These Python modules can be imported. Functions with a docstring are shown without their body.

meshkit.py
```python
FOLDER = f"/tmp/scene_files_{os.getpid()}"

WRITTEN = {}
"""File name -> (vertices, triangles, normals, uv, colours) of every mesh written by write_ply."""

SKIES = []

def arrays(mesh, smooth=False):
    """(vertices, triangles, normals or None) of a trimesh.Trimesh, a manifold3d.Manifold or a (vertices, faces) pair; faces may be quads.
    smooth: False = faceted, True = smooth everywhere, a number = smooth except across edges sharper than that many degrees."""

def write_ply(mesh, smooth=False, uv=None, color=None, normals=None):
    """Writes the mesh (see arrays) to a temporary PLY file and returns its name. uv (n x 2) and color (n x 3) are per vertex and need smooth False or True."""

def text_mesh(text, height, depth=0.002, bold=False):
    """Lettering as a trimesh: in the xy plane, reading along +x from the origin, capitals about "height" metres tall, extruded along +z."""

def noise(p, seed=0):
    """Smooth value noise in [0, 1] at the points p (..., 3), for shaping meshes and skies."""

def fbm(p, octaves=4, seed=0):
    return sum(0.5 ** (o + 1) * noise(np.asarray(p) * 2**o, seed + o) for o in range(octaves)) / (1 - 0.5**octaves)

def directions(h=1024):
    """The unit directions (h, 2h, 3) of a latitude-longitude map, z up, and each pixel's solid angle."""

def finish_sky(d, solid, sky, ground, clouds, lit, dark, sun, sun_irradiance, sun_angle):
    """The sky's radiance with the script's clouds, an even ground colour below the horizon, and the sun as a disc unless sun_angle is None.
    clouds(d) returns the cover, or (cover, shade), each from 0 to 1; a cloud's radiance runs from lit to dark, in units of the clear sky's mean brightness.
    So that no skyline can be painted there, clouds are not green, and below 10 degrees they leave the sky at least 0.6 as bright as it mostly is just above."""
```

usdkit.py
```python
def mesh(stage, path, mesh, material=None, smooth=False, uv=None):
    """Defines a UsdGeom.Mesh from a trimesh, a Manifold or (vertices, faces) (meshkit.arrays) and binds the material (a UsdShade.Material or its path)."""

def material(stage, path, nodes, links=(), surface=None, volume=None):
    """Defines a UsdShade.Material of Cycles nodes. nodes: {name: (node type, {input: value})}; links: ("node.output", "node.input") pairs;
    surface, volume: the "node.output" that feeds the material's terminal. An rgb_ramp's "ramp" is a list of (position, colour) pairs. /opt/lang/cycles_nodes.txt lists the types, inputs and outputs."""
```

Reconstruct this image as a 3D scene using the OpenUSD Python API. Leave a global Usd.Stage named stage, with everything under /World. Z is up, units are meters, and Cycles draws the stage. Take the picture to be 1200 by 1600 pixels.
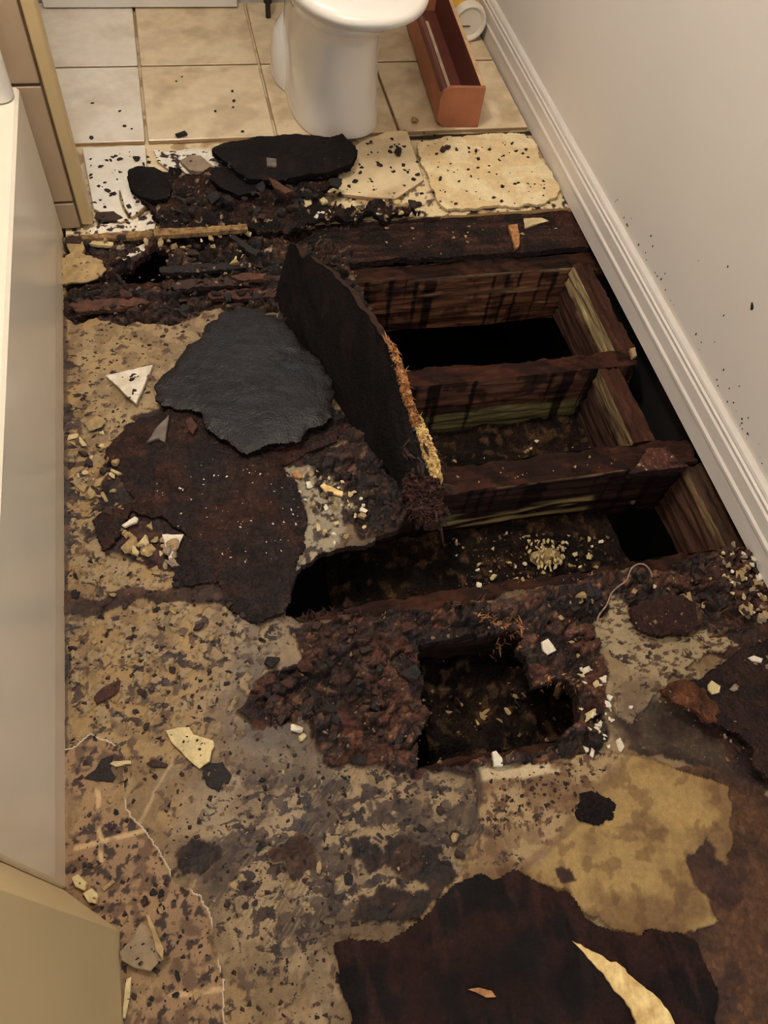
import math
import numpy as np
import trimesh
import shapely
from shapely.geometry import Polygon
from scipy import ndimage
import usdkit
import meshkit
from pxr import Gf, Sdf, Usd, UsdGeom, UsdLux, UsdShade, Vt

stage = Usd.Stage.CreateInMemory()
UsdGeom.SetStageUpAxis(stage, UsdGeom.Tokens.z)
UsdGeom.SetStageMetersPerUnit(stage, 1.0)
UsdGeom.Xform.Define(stage, '/World')
UsdGeom.Scope.Define(stage, '/World/Looks')

# ------------------------------------------------------------------ camera
CH, F = 1.3, 1200.0
R = np.array([[0.97230042, -0.13057574, 0.19386043],
              [-0.21241969, -0.83968256, 0.49981104],
              [0.09751802, -0.52714626, -0.84416056]])       # image axes (right, down, forward) -> world
cam = UsdGeom.Camera.Define(stage, '/World/camera')
right, up, back = R[:, 0], -R[:, 1], -R[:, 2]
cam.AddTransformOp().Set(Gf.Matrix4d(*right, 0, *up, 0, *back, 0, 0, 0, CH, 1))
cam.CreateHorizontalApertureAttr(24.0)
cam.CreateVerticalApertureAttr(32.0)
cam.CreateFocalLengthAttr(24.0)
cam.CreateExposureAttr(0.0)
cam.CreateClippingRangeAttr((0.02, 50.0))

# ------------------------------------------------------------------ light
lamp = UsdLux.SphereLight.Define(stage, '/World/ceiling_lamp_light')
lamp.CreateRadiusAttr(0.10)
lamp.CreateIntensityAttr(128.0)
lamp.CreateColorAttr(Gf.Vec3f(1.04, 0.97, 0.90))
lamp.AddTranslateOp().Set(Gf.Vec3d(-0.16, 1.22, 2.2))
win = UsdLux.RectLight.Define(stage, '/World/window_daylight')     # frosted window high in the far wall
win.CreateWidthAttr(0.36)
win.CreateHeightAttr(0.46)
win.CreateIntensityAttr(9.0)
win.CreateColorAttr(Gf.Vec3f(0.62, 0.74, 1.0))
win.AddTranslateOp().Set(Gf.Vec3d(0.08, 2.73, 1.75))
win.AddRotateXOp().Set(-90.0)

hall = UsdLux.RectLight.Define(stage, '/World/doorway_light')        # daylight from the landing through the open door behind the camera
hall.CreateWidthAttr(0.74)
hall.CreateHeightAttr(1.9)
hall.CreateIntensityAttr(2.6)
hall.CreateColorAttr(Gf.Vec3f(0.72, 0.86, 1.08))
hall.AddTranslateOp().Set(Gf.Vec3d(0.35, -1.36, 0.98))
hall.AddRotateXOp().Set(90.0)

# ------------------------------------------------------------------ pixel <-> world (the photograph's own calibration)


def P(px, py, z=0.0):
    d = R @ np.array([px - 600.0, py - 800.0, F])
    return d * ((z - CH) / d[2]) + [0, 0, CH]


def Pn(pts, z=0.0):
    return np.array([P(x, y, z) for x, y in pts])


def reg(pts, z=0.0):
    g = Polygon(Pn(pts, z)[:, :2])
    return g if g.is_valid else g.buffer(0)


def proj(p):
    c = R.T @ (np.asarray(p, float) - [0, 0, CH])
    return c[0] / c[2] * F + 600, c[1] / c[2] * F + 800


# ------------------------------------------------------------------ helpers
rng = np.random.default_rng(7)
TABLE = [np.random.default_rng(100 + k).random((128, 128)) for k in range(4)]
TABLE = [ndimage.spline_filter(t, 3, mode='grid-wrap') for t in TABLE]


def N(x, y, cell, seed=0, octv=3):
    """value noise about 0..1 at points x, y"""
    cx, cy = (cell, cell) if np.ndim(cell) == 0 else cell
    x, y = np.asarray(x, float), np.asarray(y, float)
    if np.ndim(cell) == 0:
        x, y = 0.83 * x + 0.557 * y, -0.557 * x + 0.83 * y
    out, amp, tot = 0, 1.0, 0.0
    for o in range(octv):
        t = TABLE[(seed + o) % 4]
        u = x / cx * 2 ** o + 17.3 * seed + 5.1 * o
        w = y / cy * 2 ** o + 31.7 * seed + 9.7 * o
        out = out + amp * ndimage.map_coordinates(t, [np.ravel(u), np.ravel(w)], order=3, mode='grid-wrap', prefilter=False).reshape(np.shape(x))
        tot += amp
        amp *= 0.5
    return np.clip((out / tot - 0.5) * 1.35 + 0.5, 0, 1)


def ss(a, b, x):
    t = np.clip((x - a) / (b - a), 0, 1)
    return t * t * (3 - 2 * t)


def C(r, g, b):
    c = np.array([r, g, b], float) / 255
    return np.where(c <= 0.04045, c / 12.92, ((c + 0.055) / 1.055) ** 2.4)


def mixc(c, col, m):
    return c + (np.asarray(col) - c) * np.asarray(m)[..., None]


used = {}


def numbered(name, parent='/World'):
    k = used.get((parent, name), 0)
    used[(parent, name)] = k + 1
    return name if k == 0 else f'{name}_{k:03d}'


def tag(prim, label=None, cat=None, group=None, kind=None):
    for k, v in (('label', label), ('category', cat), ('group', group), ('kind', kind)):
        if v:
            prim.SetCustomDataByKey(k, v)
    return prim


def thing(name, label, cat, loc=(0, 0, 0), rotz=0, group=None, kind=None):
    x = UsdGeom.Xform.Define(stage, '/World/' + numbered(name))
    x.AddTranslateOp().Set(Gf.Vec3d(*map(float, loc)))
    if rotz:
        x.AddRotateZOp().Set(float(rotz))
    return tag(x.GetPrim(), label, cat, group, kind)


def obj(name, mesh, m, parent=None, smooth=False, tint=None, rough=None, label=None, cat=None, group=None, kind=None, grit=None, stain=None):
    base = str(parent.GetPath()) if parent is not None else '/World'
    path = base + '/' + numbered(name, base)
    g = usdkit.mesh(stage, path, mesh, '/World/Looks/' + m, smooth=smooth)
    api = UsdGeom.PrimvarsAPI(g)
    if tint is not None:
        api.CreatePrimvar('tint', Sdf.ValueTypeNames.Color3fArray, 'vertex').Set(Vt.Vec3fArray.FromNumpy(np.clip(tint, 0, 1).astype(np.float32)))
    if rough is not None:
        api.CreatePrimvar('rough', Sdf.ValueTypeNames.FloatArray, 'vertex').Set(Vt.FloatArray.FromNumpy(np.asarray(rough, np.float32)))
    if stain is not None:
        api.CreatePrimvar('stain', Sdf.ValueTypeNames.FloatArray, 'vertex').Set(Vt.FloatArray.FromNumpy(np.asarray(stain, np.float32)))
    if grit is not None:
        api.CreatePrimvar('grit', Sdf.ValueTypeNames.FloatArray, 'vertex').Set(Vt.FloatArray.FromNumpy(np.asarray(grit, np.float32)))
    return tag(g.GetPrim(), label, cat, group, kind)


def M(name, nodes, links, surface):
    return usdkit.material(stage, '/World/Looks/' + name, nodes, links, surface=surface)


def plain(name, col, rough=0.5, var=0.12, scale=6.0, bump=0.0, bscale=60.0, spec=0.5, coat=0.0, dark=None, stretch=(1, 1, 1), detail=5.0, metallic=0.0):
    col = np.asarray(col, float)
    lo = np.asarray(dark if dark is not None else col * (1 - 2 * var))
    nodes = {'g': ('texture_coordinate', {}), 'mp': ('mapping', {'scale': stretch}),
             'n': ('noise_texture', {'scale': scale, 'detail': detail, 'roughness': 0.62}),
             'r': ('rgb_ramp', {'ramp': [(0.3, tuple(lo)), (0.68, tuple(np.clip(col * (1 + var), 0, 1)))]}),
             'n2': ('noise_texture', {'scale': bscale, 'detail': 4.0}),
             'b': ('bump', {'strength': bump, 'distance': 0.004}),
             'p': ('principled_bsdf', {'roughness': rough, 'specular_ior_level': spec, 'coat_weight': coat, 'metallic': metallic})}
    links = [('g.object', 'mp.vector'), ('mp.vector', 'n.vector'), ('mp.vector', 'n2.vector'), ('n.fac', 'r.fac'), ('r.color', 'p.base_color')]
    if bump:
        links += [('n2.fac', 'b.height'), ('b.normal', 'p.normal')]
    M(name, nodes, links, 'p.BSDF')


def tinted(name, rough_add=0.0, bump=0.5, bscale=120.0, fine=0.35, fscale=220.0, stretch=(1, 1, 1), spec=0.5, grit=0.0, gscale=150.0, grit_attr=False):
    """albedo and gloss from the mesh, with fine grain and, where gritty, crumbs on top"""
    nodes = {'a': ('attribute', {'attribute': 'tint'}), 'ar': ('attribute', {'attribute': 'rough'}),
             'g': ('geometry', {}), 'mp': ('mapping', {'scale': stretch}),
             'n': ('noise_texture', {'scale': fscale, 'detail': 4.0, 'roughness': 0.65}),
             'r': ('rgb_ramp', {'ramp': [(0.28, (1 - fine,) * 3), (0.72, (1 + fine * 0.8,) * 3)]}),
             'mx': ('mix', {'mix_type': 'multiply', 'fac': 1.0}),
             'n2': ('noise_texture', {'scale': bscale, 'detail': 6.0, 'roughness': 0.6}),
             'b': ('bump', {'strength': bump, 'distance': 0.004}),
             'ra': ('math', {'math_type': 'multiply_add', 'value2': 0.25, 'value3': rough_add - 0.125}),
             'rs': ('math', {'math_type': 'add', 'use_clamp': True}),
             'p': ('principled_bsdf', {'specular_ior_level': spec})}
    links = [('g.position', 'mp.vector'), ('mp.vector', 'n.vector'), ('mp.vector', 'n2.vector'), ('n.fac', 'r.fac'),
             ('a.color', 'mx.color1'), ('r.color', 'mx.color2'),
             ('b.normal', 'p.normal'), ('n2.fac', 'ra.value1'), ('ra.value', 'rs.value1'), ('ar.fac', 'rs.value2'), ('rs.value', 'p.roughness')]
    if grit or grit_attr:
        nodes |= {'wn': ('noise_texture', {'scale': gscale * 0.6, 'detail': 3.0}), 'wv': ('mix', {'mix_type': 'linear_light', 'fac': 0.006}),
                  'v': ('voronoi_texture', {'feature': 'f1', 'scale': gscale, 'randomness': 1.0}), 'vb': ('rgb_to_bw', {}),
                  'vr': ('rgb_ramp', {'ramp': [(0.0, (0.45,) * 3), (0.55, (0.9,) * 3), (0.8, (1.35,) * 3), (1.0, (2.3,) * 3)]}),
                  'm2': ('mix', {'mix_type': 'multiply', 'fac': min(1.0, grit)}),
                  'vh': ('math', {'math_type': 'multiply', 'value2': -1.1 * (grit or 1)}), 'sh': ('math', {'math_type': 'add'})}
        links += [('mp.vector', 'wn.vector'), ('mp.vector', 'wv.color1'), ('wn.color', 'wv.color2'), ('wv.color', 'v.vector'), ('v.color', 'vb.color'), ('vb.val', 'vr.fac'),
                  ('mx.color', 'm2.color1'), ('vr.color', 'm2.color2'), ('m2.color', 'p.base_color'), ('v.distance', 'vh.value1'), ('n2.fac', 'sh.value1'), ('sh.value', 'b.height')]
        if grit_attr:
            nodes |= {'as': ('attribute', {'attribute': 'stain'}), 'ms': ('mapping', {'rotation': (0, 0, 0.7), 'scale': (0.80, 1.05, 1)}), 'sn': ('noise_texture', {'scale': 48.0, 'detail': 9.0, 'roughness': 0.62, 'distortion': 0.4}),
                      'sa': ('math', {'math_type': 'add'}), 'sr': ('map_range', {'from_min': 0.995, 'from_max': 1.02, 'clamp': True}),
                      'sn2': ('noise_texture', {'scale': 30.0, 'detail': 6.0}), 'sc': ('rgb_ramp', {'ramp': [(0.38, tuple(C(38, 26, 21))), (0.5, tuple(C(56, 40, 31))), (0.64, tuple(C(82, 63, 47)))]}), 'sm': ('mix', {})}
            links += [('g.position', 'ms.vector'), ('ms.vector', 'sn.vector'), ('as.fac', 'sa.value1'), ('sn.fac', 'sa.value2'), ('sa.value', 'sr.value'), ('g.position', 'sn2.vector'), ('sn2.fac', 'sc.fac'),
                      ('sr.result', 'sm.fac'), ('m2.color', 'sm.color1'), ('sc.color', 'sm.color2'), ('sm.color', 'p.base_color')]
            links.remove(('m2.color', 'p.base_color'))
        if grit_attr:
            nodes |= {'ag': ('attribute', {'attribute': 'grit'}), 'vg': ('math', {'math_type': 'multiply'})}
            links += [('ag.fac', 'm2.fac'), ('vh.value', 'vg.value1'), ('ag.fac', 'vg.value2'), ('vg.value', 'sh.value2')]
        else:
            links += [('vh.value', 'sh.value2')]
    else:
        links += [('mx.color', 'p.base_color'), ('n2.fac', 'b.height')]
    M(name, nodes, links, 'p.BSDF')


tinted('ground', bump=0.4, bscale=140, fine=0.16, fscale=300, spec=0.35, grit_attr=True)
tinted('rot', rough_add=0.1, bump=1.0, bscale=130, fine=0.5, fscale=260, spec=0.22, grit=0.8)
tinted('rot_bright', rough_add=0.1, bump=1.0, bscale=130, fine=0.55, fscale=260, spec=0.22, grit=0.6)
tinted('slab_sheen', bump=0.4, bscale=150, fine=0.5, fscale=200, spec=0.34, grit=0.4, gscale=240)
tinted('slab_skin', rough_add=0.1, bump=0.6, bscale=110, fine=0.4, fscale=200, spec=0.16, grit=0.35)
tinted('beam_wood', spec=0.12, rough_add=0.15, bump=0.5, bscale=60, fine=0.4, fscale=70, stretch=(0.18, 1, 1.6), grit=0.4, gscale=110)
tinted('beam_wood_cross', spec=0.12, rough_add=0.15, bump=0.5, bscale=60, fine=0.4, fscale=70, stretch=(1, 0.18, 1.6), grit=0.4, gscale=110)
tinted('cement', bump=0.5, bscale=110, fine=0.12, fscale=160)
tinted('tile_glaze', bump=0.06, bscale=30, fine=0.05, fscale=30)
plain('wall_paint', C(230, 221, 209), 0.55, 0.02, 1.5, 0.05, 90)
plain('back_paint', C(206, 200, 188), 0.6, 0.03, 2)
plain('ceiling_paint', C(232, 226, 214), 0.7, 0.02, 2)
plain('skirting_paint', C(226, 216, 204), 0.35, 0.02, 5)
plain('panel_paint', C(224, 208, 182), 0.42, 0.045, 4.5, 0.04, 20, stretch=(1, 1, 0.6))
plain('boxing_paint', C(208, 186, 138), 0.5, 0.03, 3, 0.05, 60)
plain('tray_white', C(240, 230, 210), 0.25, 0.02, 5)
plain('ceramic', C(238, 230, 218), 0.12, 0.01, 4, coat=0.4)
plain('seat_plastic', C(242, 234, 220), 0.25, 0.01, 4)
plain('terracotta', C(170, 104, 70), 0.55, 0.08, 14, 0.1, 160)
plain('trough_inside', C(104, 54, 42), 0.5, 0.08, 10)
plain('raw_edge', C(205, 165, 120), 0.7, 0.12, 30, 0.2, 120)
plain('pale_batten', C(185, 155, 125), 0.7, 0.15, 25)
plain('wall_tile', C(180, 154, 122), 0.3, 0.06, 5)
plain('grout', C(120, 92, 60), 0.85, 0.15, 40)
plain('corner_trim', C(205, 178, 128), 0.45, 0.04, 8)
plain('cap_white', C(236, 224, 200), 0.35, 0.02, 5)
plain('canister_yellow', C(232, 176, 60), 0.3, 0.03, 8)
plain('ink', C(40, 45, 25), 0.4, 0.1, 20)
plain('ink_pale', C(200, 205, 150), 0.4, 0.05, 20)
plain('black_pipe', C(40, 34, 30), 0.4, 0.1, 20)
plain('cabinet_white', C(235, 228, 216), 0.35, 0.01, 3)
plain('void', C(26, 20, 17), 0.95, 0.2, 8)
plain('frosted', C(230, 235, 240), 0.3, 0.01, 4)
# loose pieces
plain('plaster_white', C(232, 220, 196), 0.85, 0.08, 60, 0.4, 260)
plain('plaster_cream', C(214, 192, 140), 0.85, 0.16, 50, 0.4, 260)
plain('plaster_tan', C(172, 144, 98), 0.85, 0.2, 50, 0.4, 260)
plain('glazed_shard', C(228, 218, 200), 0.3, 0.06, 40, dark=C(196, 180, 150))
plain('rot_brown', C(58, 38, 29), 0.8, 0.3, 90, 0.7, 240)
plain('rot_red', C(74, 42, 31), 0.85, 0.3, 90, 0.7, 240)
plain('rot_dark', C(30, 21, 18), 0.75, 0.3, 90, 0.7, 240)
plain('rust_wood', C(88, 53, 33), 0.8, 0.35, 60, 0.8, 160)
plain('fresh_wood', C(186, 132, 78), 0.75, 0.25, 90, 0.4, 120, dark=C(112, 66, 36))
plain('pale_wood', C(232, 206, 140), 0.7, 0.2, 50, 0.4, 120, dark=C(190, 140, 76))
plain('grey_stone', C(150, 130, 106), 0.8, 0.15, 50, 0.4, 200)
plain('slate_grey', C(112, 98, 88), 0.75, 0.18, 50, 0.4, 200)
plain('thread', C(150, 122, 98), 0.8, 0.2, 90)
plain('rough_timber', C(150, 116, 70), 0.85, 0.3, 70, 0.5, 150, dark=C(70, 46, 30))
plain('grit', C(132, 104, 74), 0.85, 0.25, 90)
plain('grey_board', C(150, 128, 96), 0.7, 0.18, 30, 0.3, 140)

# ------------------------------------------------------------------ grid sheets
GRES = 0.003
GX0, GY0 = -0.40, -0.25
GROUND = np.full((int(1.50 / GRES), int(3.05 / GRES)), -9.0)       # height of what debris can lie on


def add_ground(v):
    i = ((v[:, 0] - GX0) / GRES).astype(int)
    j = ((v[:, 1] - GY0) / GRES).astype(int)
    ok = (i >= 0) & (j >= 0) & (i < GROUND.shape[0]) & (j < GROUND.shape[1])
    np.maximum.at(GROUND, (i[ok], j[ok]), v[ok, 2])


def ground(x, y, r=0.003):
    n = max(1, int(r / GRES))
    i, j = int((x - GX0) / GRES), int((y - GY0) / GRES)
    w = GROUND[max(0, i - n):i + n + 1, max(0, j - n):j + n + 1]
    w = w[w > -8]
    return float(w.mean()) if w.size else -0.69


def grid_solid(X, Y, cell_ok, top, bot):
    """closed solid over the cells of a regular grid (X, Y: node arrays, ij indexing); returns v, f, node index of each vertex, vertex kind (0 top 1 bottom 2 side)"""
    n0, n1 = X.shape
    node = np.zeros((n0, n1), bool)
    for a in (0, 1):
        for b in (0, 1):
            node[a:n0 - 1 + a, b:n1 - 1 + b] |= cell_ok
    ids = np.full((n0, n1), -1)
    ids[node] = np.arange(node.sum())
    k = int(node.sum())
    fl = np.flatnonzero(node.ravel())
    vt = np.stack([X.ravel()[fl], Y.ravel()[fl], top.ravel()[fl]], 1)
    vb = np.stack([X.ravel()[fl], Y.ravel()[fl], bot.ravel()[fl]], 1)
    I, J = np.nonzero(cell_ok)
    a, b, c, d = ids[I, J], ids[I + 1, J], ids[I + 1, J + 1], ids[I, J + 1]
    ft = np.vstack([np.stack([a, b, c], 1), np.stack([a, c, d], 1)])
    fb = ft[:, ::-1] + k
    sides, sv, sn = [], [], []
    pad = np.pad(cell_ok, 1)
    base = 2 * k
    cnt = 0
    for (di, dj, e0, e1) in ((0, -1, (0, 0), (1, 0)), (1, 0, (1, 0), (1, 1)), (0, 1, (1, 1), (0, 1)), (-1, 0, (0, 1), (0, 0))):
        edge = cell_ok & ~pad[1 + di:pad.shape[0] - 1 + di, 1 + dj:pad.shape[1] - 1 + dj]
        I, J = np.nonzero(edge)
        p, q = ids[I + e0[0], J + e0[1]], ids[I + e1[0], J + e1[1]]
        m = len(p)
        sv.append(np.concatenate([vt[p], vt[q], vb[p], vb[q]]))
        sn.append(np.concatenate([fl[p], fl[q], fl[p], fl[q]]))
        A = base + cnt + np.arange(m)
        B, Cc, D = A + m, A + 2 * m, A + 3 * m
        sides += [np.stack([Cc, D, B], 1), np.stack([Cc, B, A], 1)]
        cnt += 4 * m
    v = np.vstack([vt, vb] + sv)
    f = np.vstack([ft, fb] + sides)
    nodes = np.concatenate([fl, fl] + sn)
    kind = np.concatenate([np.zeros(k, int), np.ones(k, int), np.full(cnt, 2)])
    return v, f, nodes, kind


class Grid:
    def __init__(s, bounds, res):
        x0, y0, x1, y1 = bounds
        s.res = res
        s.X, s.Y = np.meshgrid(np.arange(x0, x1 + res, res), np.arange(y0, y1 + res, res), indexing='ij')

    def sd(s, poly, warp=0.0, cell=0.03, seed=1):
        """signed distance to the polygon (positive inside), its outline broken up by noise"""
        X, Y = s.X, s.Y
        if warp:
            X = X + (N(s.X, s.Y, cell, seed, 4) - 0.5) * 2 * warp
            Y = Y + (N(s.X, s.Y, cell, seed + 1, 4) - 0.5) * 2 * warp
        x0, y0, x1, y1 = poly.bounds
        near = (X > x0) & (X < x1) & (Y > y0) & (Y < y1)
        ins = np.zeros(X.shape, bool)
        ins[near] = shapely.contains_xy(poly, X[near], Y[near])
        if not ins.any():
            return np.full(X.shape, -9.0)
        return (ndimage.distance_transform_edt(ins) - ndimage.distance_transform_edt(~ins)) * s.res

    def n(s, cell, seed=0, octv=3, ang=0.0):
        if ang:
            c, w = math.cos(ang), math.sin(ang)
            return N(s.X * c + s.Y * w, -s.X * w + s.Y * c, cell, seed, octv)
        return N(s.X, s.Y, cell, seed, octv)

    def cells(s, ok):
        return ok[:-1, :-1] & ok[1:, :-1] & ok[1:, 1:] & ok[:-1, 1:]

    def solid(s, ok, top, bot):
        return grid_solid(s.X, s.Y, s.cells(ok), top, bot)


def finish(name, mesh_data, col, rough, mat, side=None, is_ground=True, side_mix=0.8, **kw):
    v, f, nodes, kind = mesh_data
    t = col.reshape(-1, 3)[nodes].copy()
    r = rough.ravel()[nodes]
    if side is not None:
        sm = kind > 0
        t[sm] = t[sm] * (1 - side_mix) + np.asarray(side) * side_mix
    if is_ground:
        add_ground(v[kind == 0])
    return obj(name, (v, f), mat, smooth=True, tint=t, rough=r, grit=np.zeros(len(v)) if mat == 'ground' else None, stain=np.full(len(v), 0.37) if mat == 'ground' else None, **kw)


def flake(name, px, z, thick, col, label, cat, mat='slab_skin', res=0.0025, warp=0.006, cell=0.03, lump=0.004, lcell=0.05, tilt=(0, 0), rough=0.55, var=0.35,
          seed=1, col2=None, side=None, edge_drop=0.0, bend=None, blot=None, group=None, sheet_noise=None, parent=None, rest=None, kind=None):
    """a loose ragged plate whose outline is traced at its own height"""
    poly = reg(px, z)
    b = poly.buffer(0.02).bounds
    g = Grid(b, res)
    d = g.sd(poly, warp, cell, seed)
    ok = d > 0
    cx, cy = poly.centroid.x, poly.centroid.y
    nz = g.n(lcell, seed + 3, 4)
    top = z + (nz - 0.5) * 2 * lump + tilt[0] * (g.X - cx) + tilt[1] * (g.Y - cy) - edge_drop * np.exp(-np.maximum(d, 0) / 0.012)
    if bend is not None:
        top = top + bend(g, d)
    bot = top - thick * (0.55 + 0.45 * ss(0, 0.012, d)) - thick * 0.25 * (g.n(0.02, seed + 5, 2) - 0.5)
    if rest is not None:
        bot = np.minimum(bot, np.maximum(rest, bot - 0.05)) if rest is not False else bot
    a = g.n(0.05, seed + 7, 5)
    k_ = {'rot': 0.5, 'slab_skin': 0.36, 'slab_sheen': 0.15}.get(mat, 1.0)
    col, col2, side = np.asarray(col) * k_, None if col2 is None else np.asarray(col2) * k_, None if side is None else np.asarray(side) * k_
    c = np.broadcast_to(np.asarray(col), g.X.shape + (3,)).copy()
    if col2 is not None:
        c = mixc(c, col2, ss(0.42, 0.62, a))
    c = c * (1 + var * 2 * (g.n(0.018, seed + 9, 4) - 0.5))[..., None]
    if blot is not None:
        c = blot(g, d, c)
    rr = rough + 0.2 * (g.n(0.04, seed + 11, 3) - 0.5)
    return finish(name, g.solid(ok, top, bot), c, rr, mat, side=side, label=label, cat=cat, group=group, parent=parent, kind=kind)


# colours of the place
LINO, LINO_Y = C(140, 115, 81), C(156, 124, 74)
DIRT, ROT, ROTR, BLACK = C(50, 36, 29), C(48, 31, 25), C(70, 40, 30), C(16, 11, 10)
CREAM = C(230, 208, 164)
WHITE = C(238, 228, 208)

# ------------------------------------------------------------------ the setting: room shell
XR = 1.022          # baseboard face
XW = 1.042          # right wall
XL = -1.08
YB = 2.775
YF = -1.3
XT = -0.31          # shower tray panel


def box(x0, x1, y0, y1, z0, z1, bev=0.0):
    if bev <= 0:
        m = trimesh.creation.box([x1 - x0, y1 - y0, z1 - z0])
        m.apply_translation([(x0 + x1) / 2, (y0 + y1) / 2, (z0 + z1) / 2])
        return m
    pts = []
    for sx in (0, 1):
        for sy in (0, 1):
            for sz in (0, 1):
                for ax in range(3):
                    p = np.array([(x0, x1)[sx], (y0, y1)[sy], (z0, z1)[sz]], float)
                    for q, s in enumerate((sx, sy, sz)):
                        if q != ax:
                            p[q] += bev * (1 - 2 * s)
                    pts.append(p)
    return trimesh.convex.convex_hull(np.array(pts))


def struct(name, mesh, m, smooth=False, **kw):
    return obj(name, mesh, m, smooth=smooth, kind='structure', **kw)


struct('wall_right', box(XW, XW + 0.1, YF, YB, -0.02, 2.42), 'wall_paint', label='plain cream painted wall rising above the white baseboard', cat='wall')
struct('wall_back', box(XL, XW, YB, YB + 0.1, -0.7, 2.42), 'back_paint')
struct('wall_left', box(XL - 0.1, XL, YF, YB, -0.7, 2.42), 'back_paint')
wf = trimesh.boolean.difference([box(XL, XW, YF - 0.1, YF, -0.7, 2.42), box(-0.02, 0.72, YF - 0.2, YF + 0.1, 0.02, 1.98)], engine='manifold')
struct('wall_front', wf, 'back_paint')
dr = thing('door_1', None, None, (0.35, YF, 0), kind='structure')
for q in (-1, 1):
    obj('door_frame', box(q * 0.405 - 0.035, q * 0.405 + 0.035, -0.02, 0.015, 0.0, 2.05, 0.004), 'skirting_paint', dr)
obj('door_frame', box(-0.44, 0.44, -0.02, 0.015, 1.98, 2.05, 0.004), 'skirting_paint', dr)
struct('ceiling', box(XL - 0.1, XW + 0.1, YF - 0.1, YB + 0.1, 2.42, 2.5), 'ceiling_paint')
struct('wall_foundation', box(XW + 0.03, XW + 0.12, YF, YB, -0.7, -0.02), 'void')
struct('floor_void', box(XL, XW + 0.1, YF, YB, -0.75, -0.7), 'void')

w = thing('window_1', None, None, (0.08, YB, 1.75), kind='structure')
for nm, m_ in (('window_frame', box(-0.31, -0.25, -0.03, 0.0, -0.33, 0.33)), ('window_frame', box(0.25, 0.31, -0.03, 0, -0.33, 0.33)),
               ('window_frame', box(-0.25, 0.25, -0.03, 0, 0.275, 0.33)), ('window_frame', box(-0.25, 0.25, -0.03, 0, -0.33, -0.275))):
    obj(nm, m_, 'cabinet_white', w)
obj('window_pane', box(-0.25, 0.25, -0.012, -0.004, -0.275, 0.275), 'frosted', w)

lp = thing('ceiling_lamp', 'round ceiling lamp on a short white stem', 'lamp', (-0.16, 1.22, 2.42))
obj('ceiling_rose', trimesh.creation.cylinder(0.05, 0.03, sections=24, transform=trimesh.transformations.translation_matrix([0, 0, -0.015])), 'cabinet_white', lp)
obj('stem', trimesh.creation.cylinder(0.008, 0.09, sections=12, transform=trimesh.transformations.translation_matrix([0, 0, -0.07])), 'cabinet_white', lp)

# baseboard with its moulded profile
prof = np.array([(0, 0), (-0.020, 0), (-0.020, 0.034), (-0.0235, 0.0375), (-0.0235, 0.0425), (-0.019, 0.046), (-0.0185, 0.068), (-0.0135, 0.070), (-0.0135, 0.073),
                 (-0.0165, 0.075), (-0.0165, 0.078), (-0.012, 0.080), (-0.0125, 0.083), (-0.0105, 0.087), (-0.005, 0.091), (0, 0.091)])
prof[:, 1] *= 1.31
sk = trimesh.creation.extrude_polygon(Polygon(prof), 1.0)
vv = sk.vertices.copy()
sk.vertices = np.stack([XW + vv[:, 0], YF + vv[:, 2] * (YB - YF), vv[:, 1]], 1)
sk.fix_normals()
struct('baseboard_right', sk, 'skirting_paint', label='white moulded baseboard along the right wall, flecked with dirt', cat='baseboard')

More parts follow.
